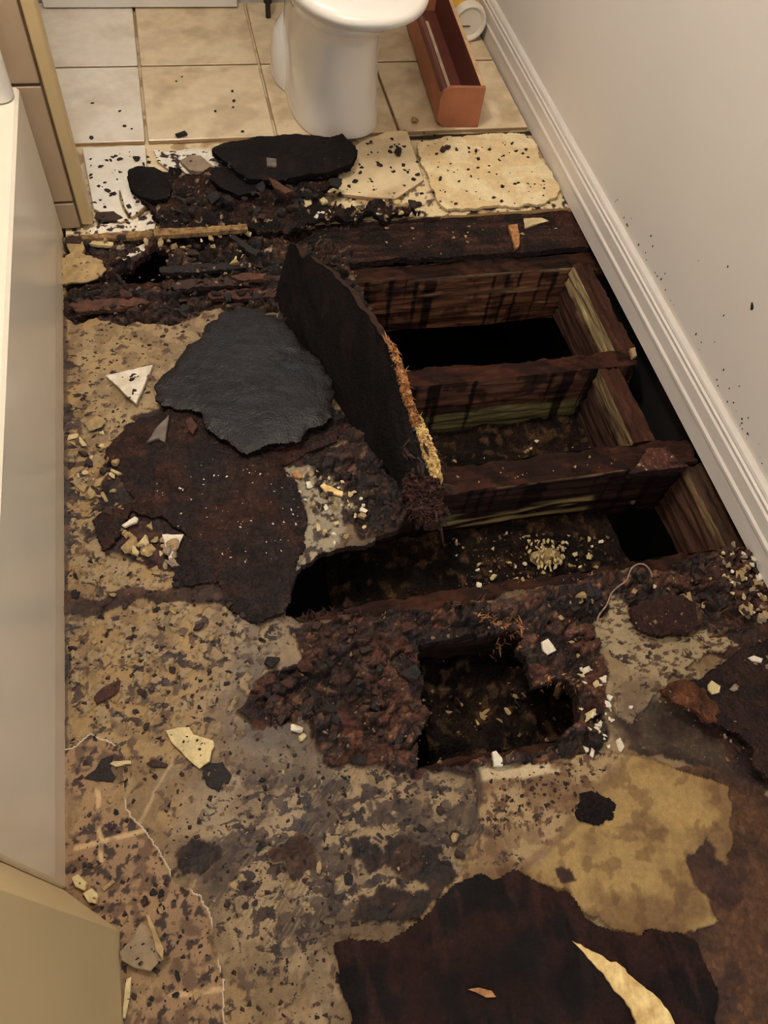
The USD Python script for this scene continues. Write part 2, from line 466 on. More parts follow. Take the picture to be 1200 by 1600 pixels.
# partition at the end of the shower tray: tile face, pale corner trim
PY = 1.690
pt = thing('wall_partition', None, None, (0, PY, 0), kind='structure')
obj('wall_core', box(XL, -0.262, 0.006, 0.042, -0.02, 2.42), 'grout', pt)
obj('corner_trim', box(-0.262, -0.236, -0.006, 0.044, 0.012, 2.42, 0.003), 'corner_trim', pt)
zt = [0.0, 0.075, 0.355, 0.635, 0.915, 1.195, 1.475, 1.755, 2.035, 2.315]
for k in range(len(zt) - 1):
    obj('tile', box(-0.600, -0.268, -0.004, 0.006, zt[k] + 0.003, zt[k + 1] - 0.003, 0.002), 'wall_tile', pt)
    if k > 2:
        obj('tile', box(-0.940, -0.606, -0.004, 0.006, zt[k] + 0.003, zt[k + 1] - 0.003, 0.002), 'wall_tile', pt)

# shower tray with its front panel, and the boxed end towards the camera
TH = 0.36
tr = thing('bathtub', 'white bath rim above a smeared beige front panel', 'bathtub', (XT, 0.0, 0))
obj('front_panel', box(-0.02, 0.0, 0.20, PY - 0.012, -0.01, TH - 0.014, 0.002), 'panel_paint', tr)
rim = box(-0.75, 0.001, 0.20, PY - 0.012, TH - 0.30, TH, 0.006)
cut = box(-0.69, -0.085, 0.28, PY - 0.08, TH - 0.27, TH + 0.06, 0.05)
cut = trimesh.Trimesh(cut.vertices, cut.faces)
low = box(-0.8, -0.025, 0.1, PY, TH - 0.4, TH - 0.03)
rim = trimesh.boolean.difference([trimesh.Trimesh(*rim.vertices.__class__ and (rim.vertices, rim.faces)), cut], engine='manifold')
rim.apply_translation([-0.0, 0, 0])
obj('rim', rim, 'tray_white', tr, smooth=25)
btl = thing('bottle', 'white rounded bottle standing on the far corner of the bath rim', 'bottle', (XT - 0.032, PY - 0.055, TH))
bpf = [(0, 0), (0.022, 0), (0.027, 0.004), (0.028, 0.012), (0.028, 0.13), (0.024, 0.148), (0.012, 0.156), (0.012, 0.164), (0, 0.164)]
obj('body', trimesh.creation.revolve(np.array(bpf), sections=40), 'ceramic', btl, smooth=40)
obj('cap', trimesh.creation.revolve(np.array([(0, 0.1645), (0.015, 0.1645), (0.015, 0.188), (0.013, 0.19), (0, 0.19)]), sections=32), 'cap_white', btl, smooth=40)
bx = thing('boxed_end_panel', 'olive beige painted boxing with an angled corner at the end of the shower tray', 'boxing', (0, 0, 0))
pts = np.array([(XT - 0.02, P(100, 1390)[1] + 0.0), (P(100, 1390)[0], P(100, 1390)[1]), (P(188, 1455)[0], P(188, 1455)[1]), (P(188, 1455)[0], -0.55), (XT - 0.02, -0.55)])
bp = Polygon(pts)
bm = trimesh.creation.extrude_polygon(bp.buffer(-0.003).buffer(0.003), 0.75)
bm.apply_translation([0, 0, -0.005])
obj('body', bm, 'boxing_paint', bx, smooth=30)
btp = trimesh.creation.extrude_polygon(bp.buffer(0.004), 0.018)
btp.apply_translation([0, 0, 0.745])
obj('top', btp, 'boxing_paint', bx)

# ------------------------------------------------------------------ far floor: bed and tiles
fl = thing('floor', 'worn bathroom floor, pale tiles beyond and rotted boards in front', 'floor', kind='structure')
YE = 1.655
gb = Grid((-0.46, YE, XR + 0.012, YB), 0.004)
d0 = (gb.Y - YE)
okb = (gb.Y > YE + 0.012 * (gb.n(0.05, 5, 4) - 0.5) + 0.006) & ((gb.X > XT + 0.005) | (gb.Y > PY + 0.046))
topb = -0.004 + 0.005 * (gb.n(0.06, 2, 4) - 0.5)
cb = np.broadcast_to(CREAM, gb.X.shape + (3,)).copy()
cb = mixc(cb, C(150, 110, 70), ss(0.55, 0.75, gb.n(0.05, 9, 4)) * 0.7)
cb = mixc(cb, C(50, 34, 28), ss(0.60, 0.66, gb.n(0.016, 13, 4)) * ss(0.35, 0.0, d0))
cb = mixc(cb, C(40, 26, 21), ss(0.016, 0.008, np.abs(gb.Y - 2.012)) * ss(0.62, 0.64, gb.X))
vb_ = gb.solid(okb, topb, np.full(gb.X.shape, -0.022))
v_, f_, nd_, kd_ = vb_
add_ground(v_[kd_ == 0])
tcol = cb.reshape(-1, 3)[nd_]
tcol[kd_ == 2] = C(190, 150, 96)
obj('mortar_bed', (v_, f_), 'cement', fl, smooth=True, tint=tcol, rough=np.full(len(v_), 0.8))

# tile grid: columns at x of the grout lines, rows at y
gx = [-0.448, -0.091, 0.262, 0.618, 1.02]
gy = [1.655, 2.024, 2.396, 2.768]


def floor_tile(poly, seed, base, dirty=0.3, z0=-0.003, th=0.011, parent=fl, tiltz=0.0, name='tile', gap=0.0035, **kw):
    poly = poly.buffer(-gap, join_style=2)
    g = Grid(poly.buffer(0.004).bounds, 0.004)
    d = shapely.contains_xy(poly, g.X, g.Y)
    c = np.broadcast_to(np.asarray(base), g.X.shape + (3,)).copy()
    c = mixc(c, C(196, 168, 128), ss(0.40, 0.75, g.n((0.12, 0.05), seed, 4, 0.6)) * dirty)
    c = mixc(c, C(150, 116, 76), ss(0.62, 0.82, g.n(0.09, seed + 4, 4)) * dirty * 0.6)
    # clean outline: extrude, and colour by nearest grid node
    m = trimesh.creation.extrude_polygon(poly, th)
    inner = poly.buffer(-0.0025, join_style=2)
    top = trimesh.creation.triangulate_polygon(inner) if False else None
    pts = [(x, y) for x, y in zip(g.X[d], g.Y[d])]
    ring = np.array(poly.exterior.coords)[:-1]
    n = len(ring)
    rin = np.array(shapely.geometry.polygon.orient(inner).exterior.coords)[:-1] if inner.geom_type == 'Polygon' else ring
    from scipy.spatial import Delaunay
    dense = []
    for q in range(len(rin)):
        a, b = rin[q], rin[(q + 1) % len(rin)]
        k = max(1, int(np.linalg.norm(b - a) / 0.008))
        dense += [a + (b - a) * i / k for i in range(k)]
    dense = np.array(dense)
    outer = np.array([np.array(shapely.ops.nearest_points(poly.exterior, shapely.Point(*p))[0].coords[0]) for p in dense])
    ins = g.X[::3, ::3][shapely.contains_xy(inner.buffer(-0.006), g.X[::3, ::3], g.Y[::3, ::3])]
    insy = g.Y[::3, ::3][shapely.contains_xy(inner.buffer(-0.006), g.X[::3, ::3], g.Y[::3, ::3])]
    P2 = np.vstack([dense, np.stack([ins, insy], 1)])
    T = Delaunay(P2).simplices
    cen = P2[T].mean(1)
    T = T[shapely.contains_xy(inner, cen[:, 0], cen[:, 1])]
    area = np.cross(P2[T[:, 1]] - P2[T[:, 0]], P2[T[:, 2]] - P2[T[:, 0]])
    T = np.where(area[:, None] < 0, T[:, ::-1], T)
    k = len(dense)
    zt_ = z0 + th
    V = np.vstack([np.c_[P2, np.full(len(P2), zt_)], np.c_[outer, np.full(k, zt_ - 0.002)], np.c_[outer, np.full(k, z0)]])
    o1, o2 = len(P2), len(P2) + k
    i = np.arange(k)
    j = (i + 1) % k
    S = np.vstack([np.stack([i, o1 + i, o1 + j], 1), np.stack([i, o1 + j, j], 1), np.stack([o1 + i, o2 + i, o2 + j], 1), np.stack([o1 + i, o2 + j, o1 + j], 1)])
    if tiltz:
        V[:, 2] += tiltz * (V[:, 1] - poly.centroid.y) + abs(tiltz) * 0.05
    F_ = np.vstack([T, S])
    ii = np.clip(((V[:, 0] - g.X[0, 0]) / 0.004).astype(int), 0, g.X.shape[0] - 1)
    jj = np.clip(((V[:, 1] - g.Y[0, 0]) / 0.004).astype(int), 0, g.X.shape[1] - 1)
    col = c[ii, jj]
    col[o1:] = C(170, 138, 98)
    xs, ys = np.meshgrid(np.arange(poly.bounds[0], poly.bounds[2], GRES), np.arange(poly.bounds[1], poly.bounds[3], GRES))
    ok = shapely.contains_xy(poly, xs, ys)
    add_ground(np.c_[xs[ok], ys[ok], np.full(ok.sum(), zt_)])
    return obj(name, (V, F_), 'tile_glaze', parent, smooth=40 if False else False, tint=col, rough=np.full(len(V), 0.3), **kw)


WT = C(238, 226, 206)
CT = C(228, 206, 168)
for r_ in (1, 2):
    for c_ in range(4):
        base = WT if (c_ == 0) else CT
        floor_tile(shapely.box(gx[c_], gy[r_], gx[c_ + 1], gy[r_ + 1]).intersection(shapely.box(XT + 0.004, 0, 1.02, 3).union(shapely.box(-0.46, PY + 0.046, 0, 3))), 3 * r_ + c_, base, 0.25 if c_ == 0 else 0.5)
# broken row in front
floor_tile(reg([(128, 234), (229, 230), (232, 300), (188, 302), (189, 316), (194, 331), (203, 346), (188, 352), (146, 330)]), 21, C(240, 230, 212), 0.1, gap=0.0008)
floor_tile(reg([(188, 303), (232, 300), (233, 324), (207, 346), (195, 330)]), 22, C(244, 234, 216), 0.05, z0=0.0, tiltz=0.05, gap=0.0008)
floor_tile(reg([(560, 225), (602, 208), (637, 205), (664, 285), (620, 315), (580, 313), (520, 306), (495, 303), (525, 285), (530, 250)]), 23, C(232, 210, 168), 0.5, label='cracked cream tile with a broken front edge')
# plaster left where the last tile came away
flake('plaster_patch', [(655, 222), (690, 215), (740, 210), (780, 207), (822, 208), (838, 225), (845, 250), (862, 272), (876, 292), (875, 308), (840, 320), (790, 322), (740, 326), (700, 328), (682, 318), (672, 290), (664, 262), (652, 240)],
      0.008, 0.012, C(238, 218, 172), 'rough cream plaster bed left bare beside the baseboard where a tile came away', 'plaster', mat='cement', warp=0.008, lump=0.0022, lcell=0.09, rough=0.75, var=0.08,
      col2=C(228, 200, 150), side=C(200, 170, 120), seed=31)
for q, (a, b, c_) in enumerate([((240, 238), (345, 262), 41)]):
    flake('mortar_patch', [(240, 236), (300, 232), (335, 234), (360, 250), (350, 266), (300, 272), (262, 262), (245, 255)], 0.004, 0.008, C(240, 230, 210), 'white flaking mortar beside the grey stone behind the black rotten board', 'mortar', mat='cement', warp=0.008,
          lump=0.003, rough=0.8, var=0.1, side=C(200, 180, 140), seed=c_, blot=lambda g, d, c: mixc(c, C(60, 42, 34), ss(0.58, 0.64, g.n(0.014, 6, 4))))
flake('mortar_patch', [(150, 350), (185, 345), (240, 330), (244, 362), (140, 366), (135, 358)], 0.002, 0.008, C(240, 228, 204), 'white flaking mortar strip in front of the cracked white tile', 'mortar', mat='cement', warp=0.006, lump=0.003, rough=0.8, var=0.1,
      side=C(190, 160, 110), seed=44, blot=lambda g, d, c: mixc(c, C(60, 42, 34), ss(0.58, 0.64, g.n(0.014, 8, 4))))

# ------------------------------------------------------------------ rotten deck in front
g = Grid((XT - 0.006, -0.22, 1.036, YE + 0.004), 0.0024)
hole_big = reg([(548, 405), (556, 430), (585, 500), (612, 560), (636, 640), (648, 720), (640, 800), (612, 832), (560, 850), (510, 865), (480, 880), (462, 905), (448, 935), (442, 962),
                (470, 972), (520, 968), (570, 965), (640, 957), (700, 945), (760, 938), (850, 918), (905, 905), (950, 892), (1010, 888), (1060, 885), (1105, 868), (1128, 848), (1165, 860),
                (1235, 860), (1100, 600), (890, 320), (700, 335), (548, 348)])
hole_frt = reg([(655, 1010), (700, 1000), (760, 994), (805, 986), (815, 996), (803, 1008), (806, 1024), (822, 1038), (822, 1058), (838, 1075), (858, 1064), (884, 1068), (904, 1085), (900, 1110),
                (896, 1138), (880, 1150), (850, 1168), (815, 1178), (770, 1184), (720, 1192), (688, 1197), (654, 1201), (648, 1180), (654, 1150), (672, 1118), (664, 1080), (660, 1040)])
pit = reg([(185, 412), (205, 398), (238, 384), (262, 392), (258, 420), (252, 445), (215, 442), (200, 440), (185, 428)])
dh = np.maximum(np.maximum(g.sd(hole_big, 0.010, 0.04, 3), g.sd(hole_frt, 0.009, 0.03, 5)), g.sd(pit, 0.006, 0.03, 6))   # >0 in a hole
ok = dh < 0

c = np.broadcast_to(LINO, g.X.shape + (3,)).copy()
c = mixc(c, LINO_Y, ss(0.0, 0.25, 0.05 - g.X) * 0.75)
c = c * (0.9 + 0.2 * g.n(0.10, 2, 4))[..., None]
c = mixc(c, C(158, 138, 104), ss(0.5, 0.75, g.n((0.08, 0.03), 8, 4, 0.8)) * 0.5)
h = 0.0006 * (g.n(0.02, 4, 4) - 0.5)
rough = 0.55 + 0.15 * (g.n(0.05, 6, 3) - 0.5)


def soft(px, w, warp=0.01, cell=0.05, seed=1):
    return ss(-w, w, g.sd(reg(px), warp, cell, seed))


# soaked grey band down the middle
m = soft([(350, 935), (440, 960), (475, 1050), (440, 1130), (530, 1200), (575, 1290), (430, 1340), (290, 1310), (320, 1190), (345, 1090)], 0.06, 0.03, 0.12, 11)
c = mixc(c, C(124, 110, 92), m * 0.7)
m2 = soft([(400, 1040), (470, 1050), (480, 1140), (540, 1200), (510, 1260), (430, 1230), (360, 1150)], 0.035, 0.02, 0.08, 12)
c = mixc(c, C(74, 64, 56), m2 * 0.85)
rough = rough - 0.10 * np.maximum(m, m2)
m = soft([(104, 500), (330, 500), (330, 690), (200, 700), (130, 640)], 0.04, 0.02, 0.1, 13)
c = mixc(c, C(164, 142, 106), m * 0.5)
# patchy dark residue
bl = g.n((0.040, 0.016), 21, 5, 0.75)
wt = soft([(300, 1290), (420, 1190), (560, 1200), (700, 1200), (770, 1280), (700, 1370), (600, 1450), (520, 1470), (420, 1500), (330, 1430), (270, 1360)], 0.05, 0.02, 0.1, 14)
m = ss(0.0, 0.015, bl - (0.86 - 0.38 * wt))
wide = g.n(0.07, 23, 5)
c = mixc(c, C(150, 127, 93), wt * 0.8)
m = np.maximum(m * 0.0, wt * ss(0.60, 0.62, wide + 0.30 * (g.n(0.012, 22, 4) - 0.5)) * 0.92)
c = mixc(c, mixc(np.broadcast_to(C(50, 38, 31), c.shape), C(74, 58, 46), ss(0.45, 0.6, g.n(0.02, 24, 4))), m)
h += 0.0009 * m
# crusts between the tray and the middle
sp = g.n(0.013, 25, 4)
wt2 = np.maximum(soft([(100, 640), (200, 640), (230, 900), (420, 950), (440, 1100), (330, 1300), (104, 1250)], 0.05, 0.02, 0.1, 15), 0.35)
m = ss(0.0, 0.025, sp - (0.80 - 0.07 * wt2)) * (1 - 0.4 * wt)
c = mixc(c, C(78, 56, 42), m * 0.9)
h += 0.0014 * m
dz = g.n(0.035, 61, 5)
c = mixc(c, C(92, 70, 48), 0.5 * ss(0.46, 0.70, dz))
c = c * (1 - 0.0 * dz)[..., None]
fk = g.n(0.016, 63, 4)
wl = soft([(98, 640), (180, 640), (240, 720), (300, 900), (440, 960), (430, 1080), (300, 1160), (98, 1160)], 0.04, 0.02, 0.1, 30)
m = ss(0.0, 0.02, fk - (0.70 - 0.08 * wl)) * np.clip(wl + 0.15, 0, 1)
c = mixc(c, C(150, 128, 94), m * 0.8)
h += 0.0024 * m
rim = ss(0.0, 0.02, fk - (0.67 - 0.08 * wl)) * np.clip(wl + 0.15, 0, 1) - m
c = mixc(c, C(62, 46, 36), np.clip(rim, 0, 1) * 0.7)
# combed adhesive ridges
for px, ang, sd_ in (([(440, 1230), (560, 1190), (600, 1290), (470, 1330)], 0.82, 16), ([(330, 1330), (450, 1300), (560, 1400), (430, 1480), (340, 1440)], 0.82, 17),
                     ([(620, 1380), (720, 1330), (700, 1400), (600, 1470)], 0.82, 18), ([(690, 1260), (760, 1270), (740, 1340), (690, 1330)], 0.9, 19), ([(104, 1000), (132, 1000), (132, 1110), (104, 1110)], 1.57, 20)):
    mk = soft(px, 0.02, 0.02, 0.05, sd_)
    ca, sa = math.cos(ang), math.sin(ang)
    lines = np.sin((-g.X * sa + g.Y * ca) * 2 * math.pi / 0.0068)
    br = ss(0.42, 0.58, g.n((0.03, 0.012), sd_ + 3, 4, ang))
    c = mixc(c, C(78, 64, 50), mk * br * ss(0.1, 0.6, lines) * 0.35)
    c = mixc(c, C(176, 156, 120), mk * br * ss(0.3, 0.8, -lines) * 0.25)
    h += mk * br * 0.0004 * lines
# edge of the remaining floor: darker, soaked
near = np.exp(np.minimum(dh, 0) / 0.02)
c = mixc(c, C(48, 34, 28), near * 0.75)
h -= 0.006 * near * g.n(0.02, 33, 3)
# crack lines with swollen seam
def seam(pts, width, col, amt, dz, seed):
    global c, h
    ln = shapely.LineString(Pn(pts)[:, :2])
    b = ln.buffer(0.03).bounds
    idx = np.nonzero((g.X > b[0]) & (g.X < b[2]) & (g.Y > b[1]) & (g.Y < b[3]))
    x, y = g.X[idx], g.Y[idx]
    nn = (N(x, y, 0.03, seed, 3) - 0.5) * 0.006
    dd = shapely.distance(ln, shapely.points(x + nn, y - nn))
    k = ss(width, width * 0.3, dd) * amt
    c[idx] = mixc(c[idx], col, k)
    h[idx] += dz * ss(width, 0, dd)


# rotten lumps: broken blocks of two sizes
from scipy.spatial import cKDTree


def blocks(sp, stretch, ang, seed):
    rr_ = np.random.default_rng(seed)
    ca, sa = math.cos(ang), math.sin(ang)
    wx, wy = g.X + (g.n(0.02, seed, 3) - 0.5) * sp * 0.9, g.Y + (g.n(0.02, seed + 1, 3) - 0.5) * sp * 0.9
    u, w_ = (wx * ca + wy * sa) / (sp * stretch), (-wx * sa + wy * ca) / sp
    lo, hi = (u.min(), w_.min()), (u.max(), w_.max())
    n_ = int((hi[0] - lo[0]) * (hi[1] - lo[1]))
    pts_ = np.stack([rr_.uniform(lo[0], hi[0], n_), rr_.uniform(lo[1], hi[1], n_)], 1)
    d_, i_ = cKDTree(pts_).query(np.stack([u.ravel(), w_.ravel()], 1), k=2, workers=-1)
    r1, r2, sl = rr_.random(n_), rr_.random(n_), rr_.normal(size=(n_, 2)) * 0.35
    e = ss(0.02, 0.22, d_[:, 1] - d_[:, 0]).reshape(g.X.shape)
    off = np.stack([u.ravel(), w_.ravel()], 1) - pts_[i_[:, 0]]
    t_ = (r1[i_[:, 0]] - 0.5 + (off * sl[i_[:, 0]]).sum(1) * 0.6).reshape(g.X.shape)
    return t_ * e - 0.25 * (1 - e), r2[i_[:, 0]].reshape(g.X.shape), e


B1, B1c, B1e = blocks(0.026, 1.7, -0.05, 1)
B2, B2c, B2e = blocks(0.0095, 1.4, 0.5, 2)
grit = np.zeros(g.X.shape)
stain = 0.375 + 0.10 * (g.n(0.12, 64, 4) - 0.5) + 0.135 * wt + 0.05 * wl
stain = stain + 0.10 * np.exp(-np.abs(g.X - XT) / 0.03)
fib = g.n((0.16, 0.010), 41, 4, -0.06)
lum = g.n(0.05, 43, 5)
lum2 = g.n(0.018, 45, 4)


def rotten(px, colA, colB, amp, base_h=0.002, warp=0.018, cell=0.05, seed=51, wood=0.0, dk=0.5, edge=0.004):
    global c, h, rough, grit
    mk = ss(-edge, edge, g.sd(reg(px), warp, cell, seed))
    t = g.n(0.035, seed + 2, 5)
    colA, colB = np.asarray(colA) * 0.62, np.asarray(colB) * 0.7
    k_ = np.clip(amp / 0.02, 0, 1)
    pick = np.clip(0.5 * t + 0.5 * (0.6 * B1c + 0.4 * B2c) * k_ + 0.5 * t * (1 - k_), 0, 1)
    col = mixc(np.broadcast_to(colA, g.X.shape + (3,)), colB, ss(0.40, 0.68, pick))
    col = mixc(col, C(120, 88, 62), ss(0.86, 0.90, B2c) * 0.5 * k_)
    col = mixc(col, BLACK, ss(0.46, 0.28, B1c * 0.5 + lum * 0.5) * dk)
    col = mixc(col, BLACK, (1 - B1e) * 0.7 * k_)
    if wood:
        col = mixc(col, C(84, 58, 42), ss(0.58, 0.74, fib) * wood * 0.6)
        col = mixc(col, BLACK, ss(0.45, 0.30, fib) * wood)
    c = mixc(c, col, mk)
    hh = base_h + amp * (lum - 0.40) + 0.75 * amp * B1 + 0.26 * amp * B2 + wood * 0.012 * (fib - 0.5)
    h = h * (1 - mk) + hh * mk
    rough = rough * (1 - mk) + (0.72 + 0.2 * (t - 0.5)) * mk
    grit = grit * (1 - mk) + mk * (0.45 + 0.45 * k_)
    stain[:] = stain * (1 - mk)


# strip below the tiles, left of the lifted flap
rotten([(98, 372), (250, 372), (390, 350), (560, 338), (560, 420), (470, 480), (420, 500), (340, 478), (300, 500), (210, 505), (98, 500)], C(56, 38, 31), C(82, 52, 39), 0.034, -0.014, seed=51, wood=0.5, dk=0.7)
# under and between the slabs
rotten([(420, 470), (560, 430), (620, 560), (650, 700), (650, 830), (560, 850), (520, 800), (480, 740), (440, 715), (520, 690), (525, 600), (440, 520)], C(52, 36, 30), C(74, 48, 36), 0.022, 0.001, seed=55, dk=0.7)
rotten([(215, 640), (320, 640), (470, 720), (480, 850), (420, 960), (270, 900), (160, 860), (160, 720)], C(60, 40, 32), C(82, 50, 38), 0.008, 0.0, seed=57)
# crumbled wood between the two holes and along the board edge
rotten([(452, 975), (480, 962), (640, 955), (700, 942), (760, 935), (850, 915), (905, 905), (960, 888), (1010, 885), (1105, 868), (1140, 850), (1215, 860), (1290, 1010), (1150, 1010), (1100, 990), (1000, 990), (960, 960), (925, 985),
        (935, 1030), (950, 1100), (960, 1140), (930, 1180), (860, 1195), (780, 1200), (740, 1208), (700, 1210), (640, 1205), (590, 1195), (545, 1195), (500, 1198), (485, 1170), (490, 1130), (420, 1130), (380, 1105), (400, 1070), (440, 1055), (470, 1030)],
       C(70, 47, 38), C(100, 60, 44), 0.030, 0.003, seed=61, dk=0.6)
# red-brown ground on the right
rotten([(1000, 985), (1100, 990), (1300, 960), (1420, 1250), (1215, 1240), (1140, 1215), (1050, 1190), (980, 1170), (1000, 1130), (1040, 1090), (1090, 1045), (1140, 1030)], C(66, 42, 34), C(88, 54, 42), 0.006, 0.002, seed=65, dk=0.35)
rotten([(960, 1085), (1010, 1075), (1040, 1090), (1120, 1160), (1160, 1215), (1060, 1190), (985, 1168), (955, 1130)], C(88, 70, 52), C(66, 46, 36), 0.002, 0.001, warp=0.015, seed=67, dk=0.3, edge=0.02)
# clods on the left of the front hole
for q, px in enumerate([[(600, 1300), (640, 1300), (690, 1330), (720, 1380), (650, 1385), (600, 1350)], [(430, 1330), (470, 1300), (490, 1300), (495, 1360), (450, 1370), (428, 1350)],
                        [(555, 1305), (590, 1300), (600, 1340), (575, 1365), (556, 1345)], [(270, 1330), (300, 1310), (350, 1320), (340, 1355), (290, 1370)], [(560, 1400), (690, 1370), (700, 1400), (620, 1440), (540, 1440)]]):
    rotten(px, C(52, 38, 32), C(76, 52, 40), 0.006, 0.002, warp=0.014, cell=0.03, seed=71 + q, dk=0.5)
# tan board face left in the near right corner, rusty beyond it
TANP = [(738, 1205), (770, 1200), (800, 1198), (860, 1192), (920, 1182), (980, 1174), (1050, 1195), (1110, 1215), (1145, 1235), (1150, 1258), (1138, 1285), (1146, 1310), (1130, 1345), (1108, 1335), (1078, 1345), (1075, 1365), (1100, 1400),
        (1125, 1440), (1060, 1460), (960, 1460), (910, 1420), (880, 1390), (850, 1385), (800, 1375), (720, 1395), (690, 1400), (720, 1350), (760, 1300)]
rotten([(1050, 1195), (1140, 1215), (1215, 1240), (1420, 1250), (1800, 1800), (1060, 1800), (1080, 1500), (1040, 1440), (1040, 1300)], C(112, 74, 46), C(82, 54, 38), 0.004, 0.001, seed=81, dk=0.35)
mk = ss(-0.003, 0.003, g.sd(reg(TANP), 0.010, 0.04, 83))
tan = np.broadcast_to(C(160, 130, 78), g.X.shape + (3,)) * (0.86 + 0.28 * g.n(0.05, 84, 5))[..., None]
lt = soft([(738, 1195), (985, 1170), (930, 1230), (850, 1340), (730, 1400), (690, 1400)], 0.01, 0.006, 0.03, 85)
tan = mixc(tan, C(158, 133, 97), lt * 0.8)
tan = mixc(tan, C(96, 68, 44), ss(0.60, 0.68, g.n(0.010, 86, 4)) * lt)
tan = mixc(tan, C(110, 80, 50), ss(0.45, 0.75, g.n(0.07, 87, 5)) * 0.75)
tan = mixc(tan, C(96, 66, 42), ss(0.62, 0.70, g.n(0.02, 82, 5)) * 0.5)
tan = mixc(tan, C(206, 184, 146), soft([(740, 1200), (800, 1197), (860, 1190), (870, 1206), (800, 1222), (750, 1222)], 0.006, 0.006, 0.02, 88) * 0.85)
c = mixc(c, tan, mk)
grit = grit * (1 - mk)
stain = stain * (1 - mk) + mk * (0.30 + 0.10 * lt)
h = h * (1 - mk) + (0.004 + 0.001 * g.n(0.03, 89, 4)) * mk
rough = rough * (1 - mk) + 0.6 * mk
for q, px in enumerate([[(1075, 1345), (1110, 1310), (1120, 1345), (1145, 1360), (1160, 1400), (1140, 1430), (1100, 1400), (1080, 1370)], [(865, 1362), (890, 1358), (900, 1375), (880, 1385)]]):
    rotten(px, C(92, 58, 42), C(74, 48, 38), 0.003, 0.003, warp=0.006, cell=0.02, seed=91 + q, dk=0.3)
# remnant of light board face on the right
REM = [(955, 932), (978, 945), (984, 975), (1004, 992), (1035, 998), (1060, 993), (1105, 988), (1108, 1000), (1130, 994), (1152, 1008), (1130, 1018), (1105, 1022), (1080, 1038), (1065, 1045), (1085, 1048), (1100, 1062), (1085, 1066), (1055, 1052), (1045, 1060),
       (1030, 1078), (1015, 1092), (1004, 1115), (985, 1130), (962, 1118), (956, 1080), (984, 1060), (980, 1042), (948, 1024), (932, 1004), (925, 980), (945, 962)]
mk = ss(-0.002, 0.002, g.sd(reg(REM), 0.006, 0.02, 93))
rem = np.broadcast_to(C(158, 138, 104), g.X.shape + (3,)) * (0.85 + 0.3 * g.n(0.03, 94, 5))[..., None]
rem = mixc(rem, C(84, 62, 46), ss(0.62, 0.68, g.n((0.014, 0.006), 95, 4, -0.2)))
rem = mixc(rem, C(112, 92, 70), soft([(955, 1060), (1020, 1060), (1010, 1130), (955, 1130)], 0.02, 0.01, 0.03, 96))
c = mixc(c, rem, mk)
grit = grit * (1 - mk)
stain = stain * (1 - mk) + mk * 0.41
h = h * (1 - mk) + (0.005 + 0.0012 * g.n(0.03, 97, 4)) * mk
rough = rough * (1 - mk) + 0.65 * mk
# left over vinyl colours near the tray: pale adhesive with rubble
mk = soft([(440, 730), (480, 730), (540, 770), (560, 800), (520, 860), (470, 890), (455, 860), (480, 800)], 0.008, 0.01, 0.03, 98)
c = mixc(c, mixc(np.broadcast_to(C(150, 136, 110), c.shape), C(60, 46, 38), ss(0.50, 0.58, g.n(0.012, 99, 4))), mk)
seam([(985, 1178), (935, 1235), (900, 1280), (850, 1335), (800, 1362)], 0.010, C(120, 92, 62), 0.7, 0.0015, 3)
seam([(650, 1190), (740, 1206), (748, 1250), (735, 1290), (760, 1300)], 0.012, C(60, 44, 36), 0.85, 0.002, 5)
rotten([(100, 932), (150, 935), (180, 925), (260, 915), (300, 905), (385, 930), (372, 960), (330, 946), (250, 938), (190, 945), (150, 962), (100, 958)], C(70, 48, 38), C(92, 62, 46), 0.008, 0.002, warp=0.010, cell=0.03, seed=88, dk=0.4)
seam([(215, 1290), (240, 1240), (270, 1190)], 0.004, C(196, 170, 126), 0.5, 0.0006, 7)
seam([(101, 480), (101, 1390)], 0.010, C(70, 46, 34), 0.8, 0.001, 8)
c = c * (0.9 + 0.2 * g.n(0.006, 35, 2))[..., None]

mesh_deck = g.solid(ok, h, np.minimum(h, 0) - 0.018)
v_, f_, nd_, kd_ = mesh_deck
add_ground(v_[kd_ == 0])
tcol = c.reshape(-1, 3)[nd_].copy()
tcol[kd_ > 0] = tcol[kd_ > 0] * 0.2 + ROT * 0.8
obj('floorboard_sheet', (v_, f_), 'ground', fl, smooth=True, tint=tcol, rough=rough.ravel()[nd_], grit=grit.ravel()[nd_], stain=stain.ravel()[nd_], label='stained grey-brown board with rotted ragged holes')


gn = Grid((XT - 0.006, YF + 0.01, 1.036, -0.216), 0.012)
cn_ = np.broadcast_to(LINO * 0.75, gn.X.shape + (3,)) * (0.85 + 0.3 * gn.n(0.1, 3, 4))[..., None]
hn = 0.0015 * (gn.n(0.05, 4, 3) - 0.5)
m_n = gn.solid(np.ones(gn.X.shape, bool), hn, hn - 0.018)
obj('floorboard_sheet', m_n[:2], 'ground', fl, smooth=True, tint=cn_.reshape(-1, 3)[m_n[2]], rough=np.full(len(m_n[0]), 0.6), grit=np.zeros(len(m_n[0])), stain=np.full(len(m_n[0]), 0.42))


# ------------------------------------------------------------------ joists below
def face_grid(o, a, b, na, nb):
    u, w_ = np.meshgrid(np.linspace(0, 1, na), np.linspace(0, 1, nb), indexing='ij')
    v = o + u[..., None] * a + w_[..., None] * b
    i = np.arange(na * nb).reshape(na, nb)
    q0, q1, q2, q3 = i[:-1, :-1].ravel(), i[1:, :-1].ravel(), i[1:, 1:].ravel(), i[:-1, 1:].ravel()
    return v.reshape(-1, 3), np.vstack([np.stack([q0, q1, q2], 1), np.stack([q0, q2, q3], 1)])


